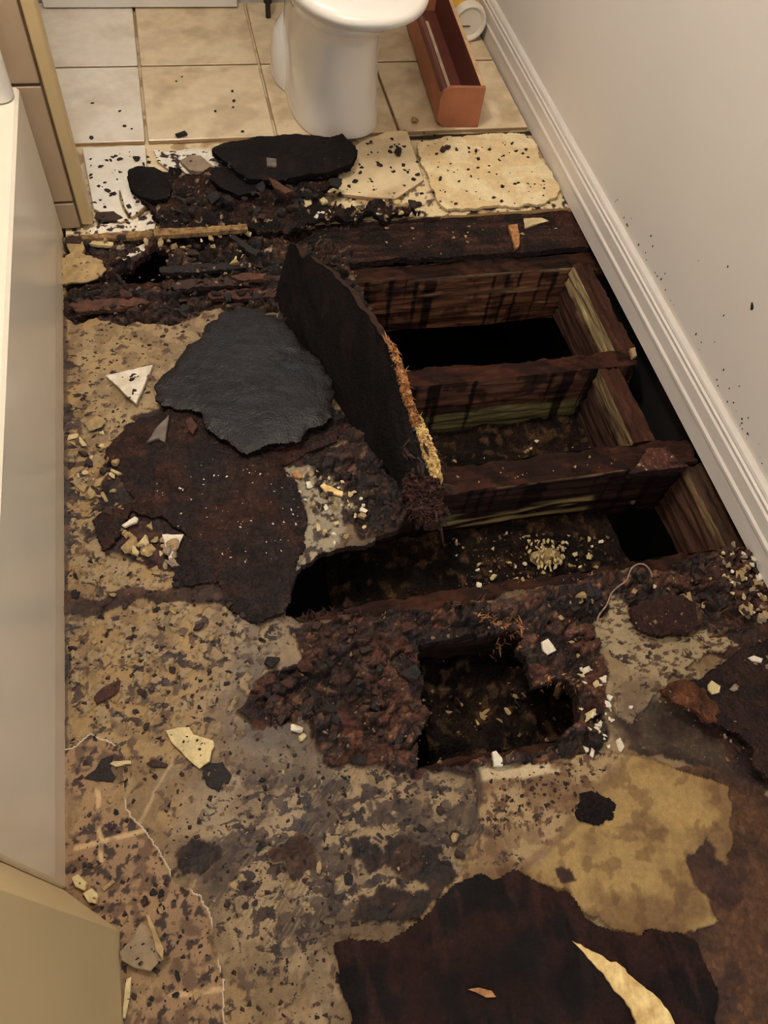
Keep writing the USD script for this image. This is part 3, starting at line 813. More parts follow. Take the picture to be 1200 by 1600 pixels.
def beam(x0, x1, y0, y1, z0, z1, colf, res=0.004, amp=0.004, seed=1):
    L = np.array([x1 - x0, y1 - y0, z1 - z0])
    o = np.array([x0, y0, z0])
    ex, ey, ez = np.eye(3) * L
    V, Fc, K, n = [], [], [], 0
    cnt = np.maximum(2, (L / res).astype(int) + 1)
    for kind, (p, a, b, na, nb) in enumerate([(o + ez, ex, ey, cnt[0], cnt[1]), (o, ex, ez, cnt[0], cnt[2]), (o, ez, ey, cnt[2], cnt[1]), (o + ex, ey, ez, cnt[1], cnt[2]), (o + ey, ez, ex, cnt[2], cnt[0]), (o, ey, ex, cnt[1], cnt[0])]):
        v, f = face_grid(p, a, b, na, nb)
        V.append(v)
        Fc.append(f + n)
        K.append(np.full(len(v), kind))
        n += len(v)
    V, Fc, K = np.vstack(V), np.vstack(Fc), np.concatenate(K)
    lx = L[0] > L[1]
    s, t = (V[:, 0], V[:, 1] + V[:, 2]) if lx else (V[:, 1], V[:, 0] + V[:, 2])
    nz = N(s, t, (0.12, 0.012), seed, 4) - 0.5
    mid = np.array([(x0 + x1) / 2, (y0 + y1) / 2, (z0 + z1) / 2])
    nz = nz + 0.9 * (N(V[:, 0] + 0.7 * V[:, 2], V[:, 1] - 0.7 * V[:, 2], 0.022, seed + 7, 4) - 0.5) * (K == 0)
    dirs = (V - mid) / L * 2
    V = V + np.sign(dirs) * (np.abs(dirs) > 0.97) * (nz * amp)[:, None] * 2
    col = colf(V, K, N(s, t, (0.15, 0.010), seed + 3, 4), N(V[:, 0] + V[:, 1], V[:, 2] + V[:, 1] * 0.3, 0.04, seed + 5, 4))
    return (V, Fc), col, K


def col_joist(face, topc, zt_, band=None, drips=None, scrape=None, top_edge=None):
    def fn(V, K, gr, bl_):
        t = np.broadcast_to(np.asarray(face) * 0.7, V.shape).copy()
        t = t * (0.55 + 0.9 * gr)[:, None]
        t = mixc(t, C(48, 32, 27), ss(0.50, 0.68, bl_) * 0.75)
        fr = K == 1
        if band is not None:
            z_b, cb_ = band
            m_ = ss(z_b + 0.008, z_b - 0.008, V[:, 2] + 0.02 * (bl_ - 0.5)) * fr
            t = mixc(t, cb_, m_ * (0.45 + 0.5 * gr))
        if drips is not None:
            n = N(V[:, 0], np.zeros(len(V)) + 0.3, (0.014, 0.5), drips, 2)
            reach = zt_ - 0.02 - 0.14 * ss(0.62, 0.9, n)
            m_ = ss(0.0, 0.07, n - (0.70 if drips == 4 else 0.62) - 0.9 * np.maximum(zt_ - 0.02 - V[:, 2], 0)) * fr
            t = mixc(t, C(28, 19, 17), m_ * 0.9)
        if scrape is not None:
            for (xa, xb, za, zb, cs) in scrape:
                m_ = ss(xa, xa + 0.04, V[:, 0]) * ss(xb, xb - 0.02, V[:, 0]) * ss(za, za + 0.01, V[:, 2]) * ss(zb, zb - 0.008, V[:, 2]) * fr
                t = mixc(t, cs, m_ * ss(0.35, 0.6, gr))
        if top_edge is not None:
            m_ = ss(zt_ - top_edge[0], zt_ - 0.003, V[:, 2]) * fr
            t = mixc(t, top_edge[1], m_ * ss(0.3, 0.55, bl_))
        up_ = K == 0
        tc = np.asarray(topc) * 0.34 * (0.6 + 0.8 * gr)[:, None]
        tc = mixc(tc, C(70, 40, 28), ss(0.48, 0.62, N(V[:, 0], V[:, 1], 0.03, 9, 5)) * 0.7)
        tc = mixc(tc, C(26, 17, 15), ss(0.5, 0.65, bl_) * 0.7)
        t[up_] = tc[up_]
        return t
    return fn


def joist(name, args, colf, label, seed, mat='beam_wood', **kw):
    m_, col, K = beam(*args, colf, seed=seed, **kw)
    add_ground(m_[0][K == 0])
    return obj(name, m_, mat, smooth=True, tint=col, rough=np.full(len(col), 0.62), label=label, cat='joist')


XJ0, XJ1 = -0.30, 1.03
joist('floor_joist', (XJ0, 1.075, 1.463, 1.515, -0.215, -0.034), col_joist(C(134, 88, 63), C(88, 58, 44), -0.034, drips=4, top_edge=(0.014, C(150, 122, 90)), scrape=[(0.5, 0.9, -0.11, -0.085, C(140, 104, 78))]),
      'farthest bare floor joist, brown face with pale knots above the black gap', 3)
joist('floor_joist', (XJ0, 1.0, 1.098, 1.146, -0.20, -0.020), col_joist(C(124, 82, 62), C(104, 58, 44), -0.020, band=(-0.128, C(148, 140, 92)), drips=6),
      'middle floor joist with dark drip stains and a dry yellowish lower edge', 5)
joist('floor_joist', (XJ0, 1.03, 0.806, 0.871, -0.215, -0.020), col_joist(C(70, 46, 38), C(88, 54, 42), -0.020, top_edge=(0.012, C(140, 112, 78)), scrape=[(0.44, 0.82, -0.175, -0.11, C(168, 146, 98))], drips=8),
      'wet dark floor joist with a pale scraped patch below its top edge', 7)
joist('floor_joist', (XJ0, 1.03, 0.500, 0.585, -0.215, -0.022), col_joist(C(72, 48, 40), C(96, 60, 44), -0.022, scrape=[(0.30, 0.55, -0.09, -0.06, C(120, 88, 66))]),
      'crumbling floor joist buried in rot between the two holes', 9)
joist('floor_joist', (XJ0, 1.03, 0.215, 0.275, -0.215, -0.022), col_joist(C(66, 44, 36), C(80, 52, 40), -0.022), 'floor joist under the front edge of the small hole', 11)
# short trimmers next to the wall
def nog(args, face, topc, label, seed, pale=None):
    def fn(V, K, gr, bl_):
        t = np.asarray(face) * (0.6 + 0.8 * gr)[:, None]
        sd_ = K == 2
        if pale is not None:
            z_hi, z_lo, cp = pale
            m_ = ss(z_lo - 0.01, z_lo + 0.01, V[:, 2] + 0.03 * (bl_ - 0.5)) * sd_
            t = mixc(t, cp, m_ * (0.5 + 0.5 * gr))
        up_ = K == 0
        t[up_] = (np.asarray(topc) * 0.38 * (0.6 + 0.8 * gr)[:, None])[up_]
        return t
    m_, col, K = beam(*args, fn, seed=seed)
    add_ground(m_[0][K == 0])
    obj('joist_trimmer', m_, 'beam_wood_cross', smooth=True, tint=col, rough=np.full(len(col), 0.62), label=label, cat='trimmer')


nog((0.965, 1.012, 1.149, 1.458, -0.20, -0.022), C(76, 52, 42), C(104, 66, 50), 'farthest short timber along the baseboard, its side pale and flaking', 13, pale=(0, -0.085, C(178, 156, 112)))
nog((0.900, 0.952, 0.874, 1.095, -0.20, -0.020), C(70, 48, 40), C(104, 64, 48), 'middle short timber bridging two joists, reddish top with a nail hole', 15, pale=(0, -0.07, C(140, 118, 84)))
nog((1.002, 1.050, 0.590, 0.80, -0.20, -0.030), C(84, 58, 46), C(110, 80, 60), 'nearest short timber running under the baseboard, pale side with a broken end', 17, pale=(0, -0.05, C(150, 124, 90)))
gp = Grid((0.845, 0.79, 1.035, 0.885), 0.003)
dp = gp.sd(reg([(985, 772), (985, 735), (1010, 700), (1040, 700), (1095, 740), (1098, 770), (1050, 775)], -0.012), 0.006, 0.03, 3)
tp = -0.012 + 0.004 * (gp.n(0.04, 4, 4) - 0.5)
finish('bearing_board', gp.solid(dp > 0, tp, tp - 0.02), mixc(np.broadcast_to(C(92, 56, 43), gp.X.shape + (3,)), C(54, 34, 28), ss(0.45, 0.65, gp.n((0.06, 0.015), 5, 4))), np.full(gp.X.shape, 0.65), 'rot', side=ROT,
       label='dark red-brown board end lying on a joist against the baseboard', cat='board')

# old board under the tile edge, wet and dark
gp = Grid((0.02, 1.507, 1.034, 1.668), 0.003)
fb_ = gp.n((0.18, 0.012), 6, 4, -0.03)
edge_y = 1.512 + 0.012 * (gp.n((0.06, 0.5), 8, 4) - 0.5)
okp = (gp.Y > edge_y) & (gp.X > 0.26 + 0.05 * gp.n(0.03, 5, 3))
tp = -0.013 + 0.008 * (fb_ - 0.5) + 0.006 * (gp.n(0.05, 7, 4) - 0.5)
cp = mixc(np.broadcast_to(C(66, 42, 34), gp.X.shape + (3,)), C(100, 62, 48), ss(0.5, 0.7, fb_))
cp = mixc(cp, C(34, 23, 20), ss(0.5, 0.65, gp.n(0.06, 9, 4)) * 0.8)
cp = mixc(cp, C(108, 62, 46), ss(0.95, 1.0, gp.X) * 0.6) * 0.5
finish('rotten_floorboard', gp.solid(okp, tp, tp - 0.017), cp, 0.55 + 0.2 * (fb_ - 0.5), 'rot', side=C(40, 27, 23), label='long wet dark floorboard lying under the front edge of the far tiles', cat='floorboard')

# rubble on the boards between the joists
def bay(name, x0, x1, y0, y1, z, seed, label, amp=0.03):
    gq = Grid((x0, y0, x1, y1), 0.004)
    n1, n2 = gq.n(0.06, seed, 5), gq.n(0.02, seed + 2, 4)
    top_ = z + amp * (n1 - 0.5) + 0.014 * (n2 - 0.5)
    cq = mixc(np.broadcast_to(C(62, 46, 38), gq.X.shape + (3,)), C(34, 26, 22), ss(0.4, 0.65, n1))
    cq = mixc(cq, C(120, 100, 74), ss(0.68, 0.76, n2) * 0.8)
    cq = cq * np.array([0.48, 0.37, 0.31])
    finish(name, gq.solid(np.ones(gq.X.shape, bool), top_, top_ - 0.03), cq, np.full(gq.X.shape, 0.75), 'rot', label=label, cat='rubble', kind='stuff')


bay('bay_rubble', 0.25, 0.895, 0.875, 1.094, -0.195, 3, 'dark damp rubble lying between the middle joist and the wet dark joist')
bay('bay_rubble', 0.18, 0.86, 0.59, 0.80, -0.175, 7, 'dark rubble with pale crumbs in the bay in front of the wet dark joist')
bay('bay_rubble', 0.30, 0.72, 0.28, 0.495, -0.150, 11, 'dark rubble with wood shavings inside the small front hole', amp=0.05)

# ------------------------------------------------------------------ big loose pieces
def slab1_bend(gg, d):
    return 0.006 * np.sin((gg.X - 0.0) * 6) + 0.0012 * (gg.n(0.015, 3, 3) - 0.5)


flake('rotten_slab', [(258, 640), (216, 648), (180, 682), (162, 706), (172, 726), (187, 748), (206, 782), (152, 800), (143, 815), (148, 838), (162, 860), (180, 848), (205, 800), (250, 810), (290, 835), (275, 870), (268, 905), (300, 914), (335, 910),
                      (355, 940), (382, 968), (402, 976), (440, 958), (455, 935), (462, 900), (480, 835), (478, 795), (465, 755), (440, 722), (530, 690), (530, 640), (420, 600), (300, 610)],
      0.012, 0.013, C(78, 48, 37), 'large red-brown rotten board slab lying flat under the blue-black slab', 'slab', mat='rot', warp=0.007, lump=0.007, lcell=0.06, rough=0.55, var=0.45, col2=C(62, 44, 38), side=C(60, 38, 30), seed=101,
      edge_drop=0.004, blot=lambda gg, d, c: mixc(mixc(c, C(32, 26, 27), ss(0.45, 0.7, gg.n(0.09, 3, 4)) * 0.7), C(90, 50, 32), ss(0.56, 0.52, gg.Y) * ss(0.35, 0.6, gg.n(0.03, 4, 4)) * ss(0.02, 0.05, gg.X)))
flake('rotten_slab', [(238, 604), (250, 588), (272, 560), (300, 530), (332, 498), (352, 482), (378, 474), (402, 480), (440, 500), (478, 540), (510, 570), (521, 600), (523, 625), (518, 652), (500, 664), (480, 676), (462, 690), (440, 690), (425, 694), (408, 704), (386, 706),
                      (372, 700), (358, 690), (340, 680), (322, 662), (308, 645), (290, 640), (272, 638), (262, 630), (250, 628)],
      0.034, 0.014, C(44, 42, 52), 'blue-black smooth rotten slab lying on top of the red-brown one', 'slab', mat='slab_sheen', warp=0.009, lump=0.0035, lcell=0.16, rough=0.36, var=0.22, col2=C(64, 54, 50), side=C(36, 26, 23), seed=103, edge_drop=0.006,
      bend=slab1_bend, blot=lambda gg, d, c: mixc(mixc(mixc(c, C(12, 9, 9), ss(0.60, 0.70, gg.n(0.02, 5, 5)) * 0.85), C(24, 16, 13), ss(0.05, 0.0, d) * 0.9), C(34, 30, 30), ss(0.60, 0.75, gg.n(0.05, 8, 5)) * 0.6))
flake('rotten_board', [(326, 232), (345, 222), (372, 218), (402, 212), (440, 208), (478, 208), (505, 213), (535, 210), (552, 222), (560, 235), (552, 252), (520, 266), (470, 274), (430, 280), (388, 282), (372, 268), (350, 250)],
      0.052, 0.026, C(40, 30, 28), 'black oblong rotten board lying in front of the toilet foot', 'board', mat='slab_skin', warp=0.004, lump=0.004, lcell=0.06, rough=0.6, var=0.25, col2=C(50, 37, 33), side=C(26, 19, 18), seed=105, edge_drop=0.003)
flake('rotten_board', [(200, 262), (215, 255), (242, 256), (262, 268), (268, 290), (262, 306), (240, 310), (218, 304), (202, 292), (198, 276)], 0.038, 0.022, C(40, 31, 28), 'rounded black rotten lump over the white tile edge', 'board', mat='slab_skin', warp=0.003,
      lump=0.004, lcell=0.05, rough=0.65, var=0.2, side=C(26, 19, 18), seed=107, edge_drop=0.008)
flake('rotten_board', [(330, 262), (360, 258), (392, 280), (412, 290), (400, 300), (372, 303), (345, 292), (325, 278)], 0.038, 0.02, C(44, 34, 31), 'black flake tucked under the oblong black board beside the grey stone', 'board', mat='slab_skin', warp=0.003, lump=0.003, rough=0.6, var=0.2,
      side=C(26, 19, 18), seed=109, edge_drop=0.004)
flake('rotten_mass', [(238, 285), (262, 262), (330, 268), (420, 285), (520, 268), (552, 250), (535, 282), (500, 300), (520, 318), (600, 322), (660, 325), (600, 338), (520, 345), (440, 356), (330, 362), (250, 366), (244, 335), (222, 318)],
      0.016, 0.020, C(74, 48, 38), 'crumbling dark brown wood heap spread over the far tile edge', 'rubble', mat='rot', warp=0.016, lump=0.016, lcell=0.035, rough=0.65, var=0.5, col2=C(40, 29, 26), side=C(38, 27, 23), seed=111, kind='stuff',
      blot=lambda gg, d, c: mixc(c, C(150, 128, 96), ss(0.84, 0.88, gg.n(0.012, 6, 4))))
flake('dark_sheet', [(522, 1482), (543, 1462), (575, 1463), (602, 1475), (625, 1464), (660, 1438), (682, 1400), (722, 1374), (800, 1354), (848, 1376), (898, 1400), (912, 1428), (962, 1442), (1000, 1454), (1062, 1450), (1096, 1474), (1112, 1520), (1120, 1570), (1135, 1690), (560, 1690),
                     (546, 1590), (534, 1535)],
      0.015, 0.014, C(66, 36, 28), 'broad black-brown rotten sheet nearest the camera with a torn front edge', 'sheet', mat='slab_skin', warp=0.010, cell=0.04, lump=0.007, lcell=0.10, rough=0.55, var=0.3, col2=C(36, 25, 23), side=C(30, 20, 18), seed=113, edge_drop=0.004,
      blot=lambda gg, d, c: mixc(mixc(c, C(50, 27, 21), ss(0.5, 0.72, gg.n((0.02, 0.10), 7, 4)) * ss(0.12, 0.02, d) * 0.8), C(14, 9, 9), ss(0.05, 0.14, d) * 0.7))
flake('rotten_sheet', [(1030, 1085), (1050, 1078), (1100, 1058), (1130, 1032), (1215, 985), (1250, 1030), (1330, 1225), (1215, 1236), (1190, 1215), (1166, 1196), (1172, 1172), (1150, 1152), (1125, 1138), (1090, 1122), (1055, 1104)],
      0.028, 0.014, C(70, 44, 36), 'dark red-brown sheet against the right side with a raised broken edge', 'sheet', mat='rot', warp=0.005, cell=0.03, lump=0.004, lcell=0.06, rough=0.6, var=0.3, col2=C(54, 36, 31), side=C(70, 48, 36), seed=115, tilt=(-0.08, -0.03))
flake('rotten_cake', [(984, 948), (1002, 936), (1040, 928), (1072, 926), (1088, 945), (1095, 968), (1085, 985), (1050, 992), (1020, 992), (998, 980)], 0.034, 0.016, C(76, 46, 38), 'round red-brown rotten cake on the pale board remnant', 'rotten wood', mat='rot', warp=0.004, lump=0.003,
      rough=0.7, var=0.3, side=C(96, 60, 42), seed=117, edge_drop=0.006)
flake('dark_clump', [(898, 1258), (908, 1240), (928, 1233), (945, 1240), (962, 1250), (965, 1268), (955, 1282), (932, 1288), (910, 1286), (900, 1274)], 0.014, 0.016, C(48, 33, 29), 'round black-brown clump on the tan board near the front', 'clump', mat='rot', warp=0.006, cell=0.012, lump=0.004,
      lcell=0.015, rough=0.8, var=0.5, side=C(48, 32, 27), seed=119, edge_drop=0.008, res=0.002)
flake('rust_chunk', [(1035, 1076), (1048, 1062), (1066, 1058), (1100, 1072), (1112, 1092), (1124, 1114), (1124, 1132), (1108, 1130), (1082, 1112), (1056, 1098), (1040, 1090)], 0.044, 0.016, C(86, 53, 33), 'orange-brown chunk of rotten wood lying on the raised sheet edge', 'wood chunk', mat='rot_bright',
      warp=0.004, cell=0.015, lump=0.005, lcell=0.02, rough=0.8, var=0.6, col2=C(104, 62, 40), side=C(96, 56, 36), seed=121, res=0.002)

# vinyl remnant with printed tile lines and a white torn edge
VIN = [(96, 1172), (118, 1166), (142, 1148), (168, 1155), (188, 1166), (196, 1185), (194, 1215), (197, 1258), (212, 1276), (232, 1300), (250, 1328), (266, 1356), (271, 1380), (300, 1388), (315, 1398), (328, 1424), (334, 1462), (346, 1508), (352, 1532), (348, 1565), (355, 1600), (372, 1690), (96, 1690)]
poly = reg(VIN)
gv = Grid(poly.buffer(0.01).bounds, 0.002)
dv = gv.sd(poly, 0.004, 0.02, 5)
cv = np.broadcast_to(C(146, 115, 82), gv.X.shape + (3,)) * (0.84 + 0.32 * gv.n(0.06, 7, 5))[..., None]
cv = mixc(cv, C(84, 60, 44), ss(0.55, 0.70, gv.n(0.02, 9, 5)) * 0.75)
cv = mixc(cv, C(60, 44, 34), ss(0.66, 0.70, gv.n(0.010, 19, 4)))
cv = mixc(cv, C(164, 132, 90), ss(0.55, 0.75, gv.n(0.09, 10, 4)) * 0.6)
for a_, b_ in (((120, 1326), (232, 1297)), ((152, 1200), (158, 1345)), ((225, 1562), (348, 1545))):
    ln = shapely.LineString(Pn([a_, b_])[:, :2])
    dd = shapely.distance(ln, shapely.points(gv.X.ravel() + (gv.n(0.02, 3, 3).ravel() - 0.5) * 0.006, gv.Y.ravel())).reshape(gv.X.shape)
    cv = mixc(cv, C(206, 172, 124), ss(0.005, 0.0025, dd) * ss(0.25, 0.55, gv.n(0.02, 12, 3)) * 0.8)
cv = mixc(cv, C(236, 222, 196), ss(0.0045, 0.002, dv) * ss(0.30, 0.50, gv.n(0.05, 15, 2)))
tv = 0.004 + 0.0015 * (gv.n(0.05, 13, 3) - 0.5) + 0.0025 * ss(0.010, 0.0, dv)
finish('vinyl_remnant', gv.solid(dv > 0, tv, np.full(gv.X.shape, -0.001)), cv, np.full(gv.X.shape, 0.6), 'ground', side=C(232, 218, 192), label='torn tile-pattern flooring remnant with a white ragged edge along the boxing', cat='flooring')

# ------------------------------------------------------------------ lifted flap with a splintered end
from scipy.interpolate import PchipInterpolator
Bpx = np.array([(428, 468), (470, 545), (515, 612), (560, 675), (600, 728), (640, 782), (676, 815)], float)
Tpx = np.array([(452, 380, .085), (492, 404, .135), (545, 455, .165), (585, 510, .175), (612, 552, .17), (650, 650, .11), (690, 765, .025)], float)
tt = np.linspace(0, 1, 7)
Bw = np.array([P(x, y, 0.004) for x, y in Bpx])
Tw = np.array([P(x, y, z) for x, y, z in Tpx])
NS, NT = 150, 46
s_ = np.linspace(0, 1, NS)
Bc = np.stack([PchipInterpolator(tt, Bw[:, k])(s_) for k in range(3)], 1)
Tc = np.stack([PchipInterpolator(tt, Tw[:, k])(s_) for k in range(3)], 1)
jag = 1 + 0.05 * (N(s_, s_ * 0, 0.04, 5, 4) - 0.5) - 0.10 * np.exp(-((s_ - 0.10) / 0.03) ** 2)
u_ = np.linspace(0, 1, NT)
S = Bc[:, None] + (Tc - Bc)[:, None] * (u_[None, :, None] * jag[:, None, None])
nrm_ = np.cross(np.gradient(S, axis=0), np.gradient(S, axis=1))
nrm_ /= np.linalg.norm(nrm_, axis=2, keepdims=True) + 1e-12
away = nrm_ * np.sign((nrm_ * (S - np.array([0, 0, CH]))).sum(2, keepdims=True))
SS, UU = np.meshgrid(s_, u_, indexing='ij')
S = S + away * (0.004 * (N(SS, UU, (0.08, 0.3), 3, 4) - 0.5))[..., None]
TK = 0.019
S2 = S + away * TK
idx = np.arange(NS * NT).reshape(NS, NT)
def quads(i, flip=False):
    a, b, c_, d_ = i[:-1, :-1].ravel(), i[1:, :-1].ravel(), i[1:, 1:].ravel(), i[:-1, 1:].ravel()
    f = np.vstack([np.stack([a, b, c_], 1), np.stack([a, c_, d_], 1)])
    return f[:, ::-1] if flip else f
V = np.vstack([S.reshape(-1, 3), S2.reshape(-1, 3)])
k = NS * NT
ring = np.concatenate([idx[:, 0], idx[-1, 1:], idx[-2::-1, -1], idx[0, -2:0:-1]])
rn = np.roll(ring, -1)
m0 = len(V)
V = np.vstack([V, V[ring], V[ring + k]])
q = np.arange(len(ring))
qn = (q + 1) % len(ring)
Fs = np.vstack([quads(idx), quads(idx + k, True), np.stack([m0 + q, m0 + len(ring) + q, m0 + qn], 1), np.stack([m0 + qn, m0 + len(ring) + q, m0 + len(ring) + qn], 1)])
tm = trimesh.Trimesh(V, Fs, process=False)
if tm.volume < 0:
    Fs = Fs[:, ::-1]
colF = np.asarray(C(15, 11, 10)) * (0.7 + 0.6 * N(SS, UU, (0.2, 0.2), 9, 5))[..., None]
colF = mixc(colF, C(28, 18, 15), ss(0.6, 0.75, N(SS, UU, (0.05, 0.3), 11, 4)) * 0.6)
colR = np.broadcast_to(C(58, 38, 30), (len(ring) * 2, 3)) * 1.0
colF2 = np.broadcast_to(C(70, 45, 34), (k, 3)) * 1.0
flap = thing('lifted_flap', 'black curved board flap standing on edge with a splintered yellow end', 'board', (0, 0, 0))
obj('board', (V, Fs), 'slab_skin', flap, smooth=True, tint=np.vstack([colF.reshape(-1, 3), colF2, colR]), rough=np.full(len(V), 0.5))


def splinter(p, d, L, w_, rg):
    d = d / np.linalg.norm(d)
    a = np.cross(d, rg.normal(size=3))
    a /= np.linalg.norm(a)
    b = np.cross(d, a)
    mid = p + d * L * 0.5 + a * L * rg.uniform(-0.08, 0.08)
    e = p + d * L
    v = np.array([p + a * w_, p - a * w_ * 0.5 + b * w_ * 0.9, p - a * w_ * 0.5 - b * w_ * 0.9, mid + a * w_ * 0.8, mid - a * w_ * 0.5 + b * w_ * .6, mid - a * w_ * 0.5 - b * w_ * .6, e])
    f = np.array([(0, 2, 1), (0, 1, 4), (0, 4, 3), (1, 2, 5), (1, 5, 4), (2, 0, 3), (2, 3, 5), (3, 4, 6), (4, 5, 6), (5, 3, 6)])
    return v, f


def joinm(lst):
    V, F_, n = [], [], 0
    for v, f in lst:
        V.append(v)
        F_.append(f + n)
        n += len(v)
    return np.vstack(V), np.vstack(F_)


# torn end: ragged ribbon of raw wood plus fibres along the descending edge
rg = np.random.default_rng(5)
def end_pt(s, u, o):
    i = min(NS - 1, int(s * (NS - 1)))
    j = min(NT - 1, int(u * (NT - 1)))
    return S[i, j] * (1 - o) + S2[i, j] * o
def ribbon(s0, s1, n, wid, seed, lift=0.002, grow=0.0):
    lines = []
    for q in np.linspace(s0, s1, n):
        row = []
        for o in np.linspace(-0.05 - grow, 1.15 + grow, 11):
            p = end_pt(q, 1.0, o) + np.array([0, 0, lift]) + (np.array([N(q, o, .02, seed, 3), N(q, o, .02, seed + 1, 3), N(q, o, (.015, .15), seed + 2, 3)]) - 0.5) * [0.008, 0.008, 0.014]
            row.append(p)
        lines.append(row)
    T = np.array(lines)
    n0, n1 = T.shape[:2]
    i = np.arange(n0 * n1).reshape(n0, n1)
    vt = T.reshape(-1, 3)
    vb = vt - [0, 0, wid]
    f = np.vstack([quads(i), quads(i + n0 * n1, True)])
    rg_ = np.concatenate([i[:, 0], i[-1, 1:], i[-2::-1, -1], i[0, -2:0:-1]])
    rn_ = np.roll(rg_, -1)
    f = np.vstack([f, np.stack([rg_, rg_ + n0 * n1, rn_], 1), np.stack([rn_, rg_ + n0 * n1, rn_ + n0 * n1], 1)])
    return np.vstack([vt, vb]), f


def strip(L_, R_, n, m_, thick, seed, amp=0.006):
    L_ = np.array([P(*q) for q in L_])
    R_ = np.array([P(*q) for q in R_])
    t0, t1 = np.linspace(0, 1, len(L_)), np.linspace(0, 1, n)
    Lc = np.stack([PchipInterpolator(t0, L_[:, k])(t1) for k in range(3)], 1)
    Rc = np.stack([PchipInterpolator(t0, R_[:, k])(t1) for k in range(3)], 1)
    o = np.linspace(0, 1, m_)
    T = Lc[:, None] * (1 - o)[None, :, None] + Rc[:, None] * o[None, :, None]
    a_, b_ = np.meshgrid(t1, o, indexing='ij')
    jit_ = np.stack([0.6 * (N(a_, b_, (0.09, 0.18), seed + q, 5) - 0.5) + 0.7 * (np.random.default_rng(seed * 9 + q).random(a_.shape) - 0.5) for q in range(3)], 2)
    T = T + jit_ * [amp, amp, amp * 1.6]
    T[..., 2] += 0.004 * np.sin(np.pi * b_)
    i = np.arange(n * m_).reshape(n, m_)
    vt = T.reshape(-1, 3)
    vb = vt - [0, 0, thick]
    rg_ = np.concatenate([i[:, 0], i[-1, 1:], i[-2::-1, -1], i[0, -2:0:-1]])
    rn_ = np.roll(rg_, -1)
    f = np.vstack([quads(i, True), quads(i + n * m_), np.stack([rg_, rn_, rg_ + n * m_], 1), np.stack([rn_, rn_ + n * m_, rg_ + n * m_], 1)])
    return np.vstack([vt, vb]), f


obj('torn_edge', strip([(607, 545, .168), (616, 572, .158), (626, 605, .14), (638, 640, .12), (646, 664, .105)], [(612, 542, .170), (627, 570, .162), (638, 602, .146), (648, 636, .126), (660, 662, .108)], 90, 9, 0.014, 3, 0.009), 'fresh_wood', flap, label='orange torn wood edge')
obj('torn_edge', strip([(644, 655, .108), (652, 674, .096), (658, 700, .078), (668, 728, .058), (678, 752, .040)], [(657, 652, .110), (668, 674, .100), (680, 702, .080), (689, 730, .060), (691, 756, .040)], 90, 11, 0.018, 5, 0.009), 'pale_wood', flap, label='pale yellow torn wood edge')
obj('torn_edge', strip([(636, 742, .05), (634, 765, .035), (640, 790, .02), (652, 815, .006)], [(684, 752, .045), (690, 772, .032), (688, 795, .018), (680, 820, .004)], 80, 24, 0.014, 7, 0.018), 'rot_red', flap, label='brown shredded wood edge')
sp1, sp2, sp3 = [], [], []
for q in range(150):
    s = rg.uniform(0.60, 0.90)
    o = rg.uniform(0, 1.1)
    p = end_pt(s, 1.0, o)
    along = end_pt(min(s + 0.05, 1), 1, o) - end_pt(s - 0.05, 1, o)
    d = along / np.linalg.norm(along) * rg.choice([-0.6, 1]) + rg.normal(size=3) * 0.28 + [0, 0, 0.08]
    (sp1 if s < 0.80 else sp2).append(splinter(p, d, rg.uniform(0.008, 0.026), rg.uniform(0.0008, 0.0022), rg))
for q in range(130):
    s = rg.uniform(0.84, 1.0)
    p = end_pt(s, rg.uniform(0.1, 1), rg.uniform(0, 1)) + rg.normal(size=3) * [0.014, 0.014, 0.006]
    d = np.array([0.15, -0.8, -0.25]) + rg.normal(size=3) * 0.35
    sp3.append(splinter(p, d, rg.uniform(0.015, 0.045), rg.uniform(0.002, 0.006), rg))
obj('splinters', joinm(sp1), 'fresh_wood', flap, kind='stuff')
obj('pale_splinters', joinm(sp2), 'pale_wood', flap, kind='stuff')
obj('brown_fibres', joinm(sp3), 'rot_brown', flap, kind='stuff')

# ------------------------------------------------------------------ toilet
def loft(sections, n=72, cap=True):
    """sections: (z, half width, y front, y back, power, x centre)"""
    rings = []
    for z, hw, yf, yb, pw, xc in sections:
        a = np.linspace(0, 2 * np.pi, n, endpoint=False)
        cx, sy = np.cos(a), np.sin(a)
        L = (yb - yf) / 2
        x = xc + hw * np.sign(cx) * np.abs(cx) ** (2 / pw)
        y = (yf + yb) / 2 + L * np.sign(sy) * np.abs(sy) ** (2 / pw)
        rings.append(np.stack([x, y, np.full(n, z)], 1))
    V = np.vstack(rings)
    F_ = []
    i = np.arange(n)
    j = (i + 1) % n
    for k in range(len(rings) - 1):
        a, b = k * n, (k + 1) * n
        F_ += [np.stack([a + i, a + j, b + j], 1), np.stack([a + i, b + j, b + i], 1)]
    V = np.vstack([V, rings[0].mean(0), rings[-1].mean(0)])
    F_ += [np.stack([np.full(n, len(V) - 2), j, i], 1), np.stack([np.full(n, len(V) - 1), (len(rings) - 1) * n + i, (len(rings) - 1) * n + j], 1)]
    return V, np.vstack(F_)


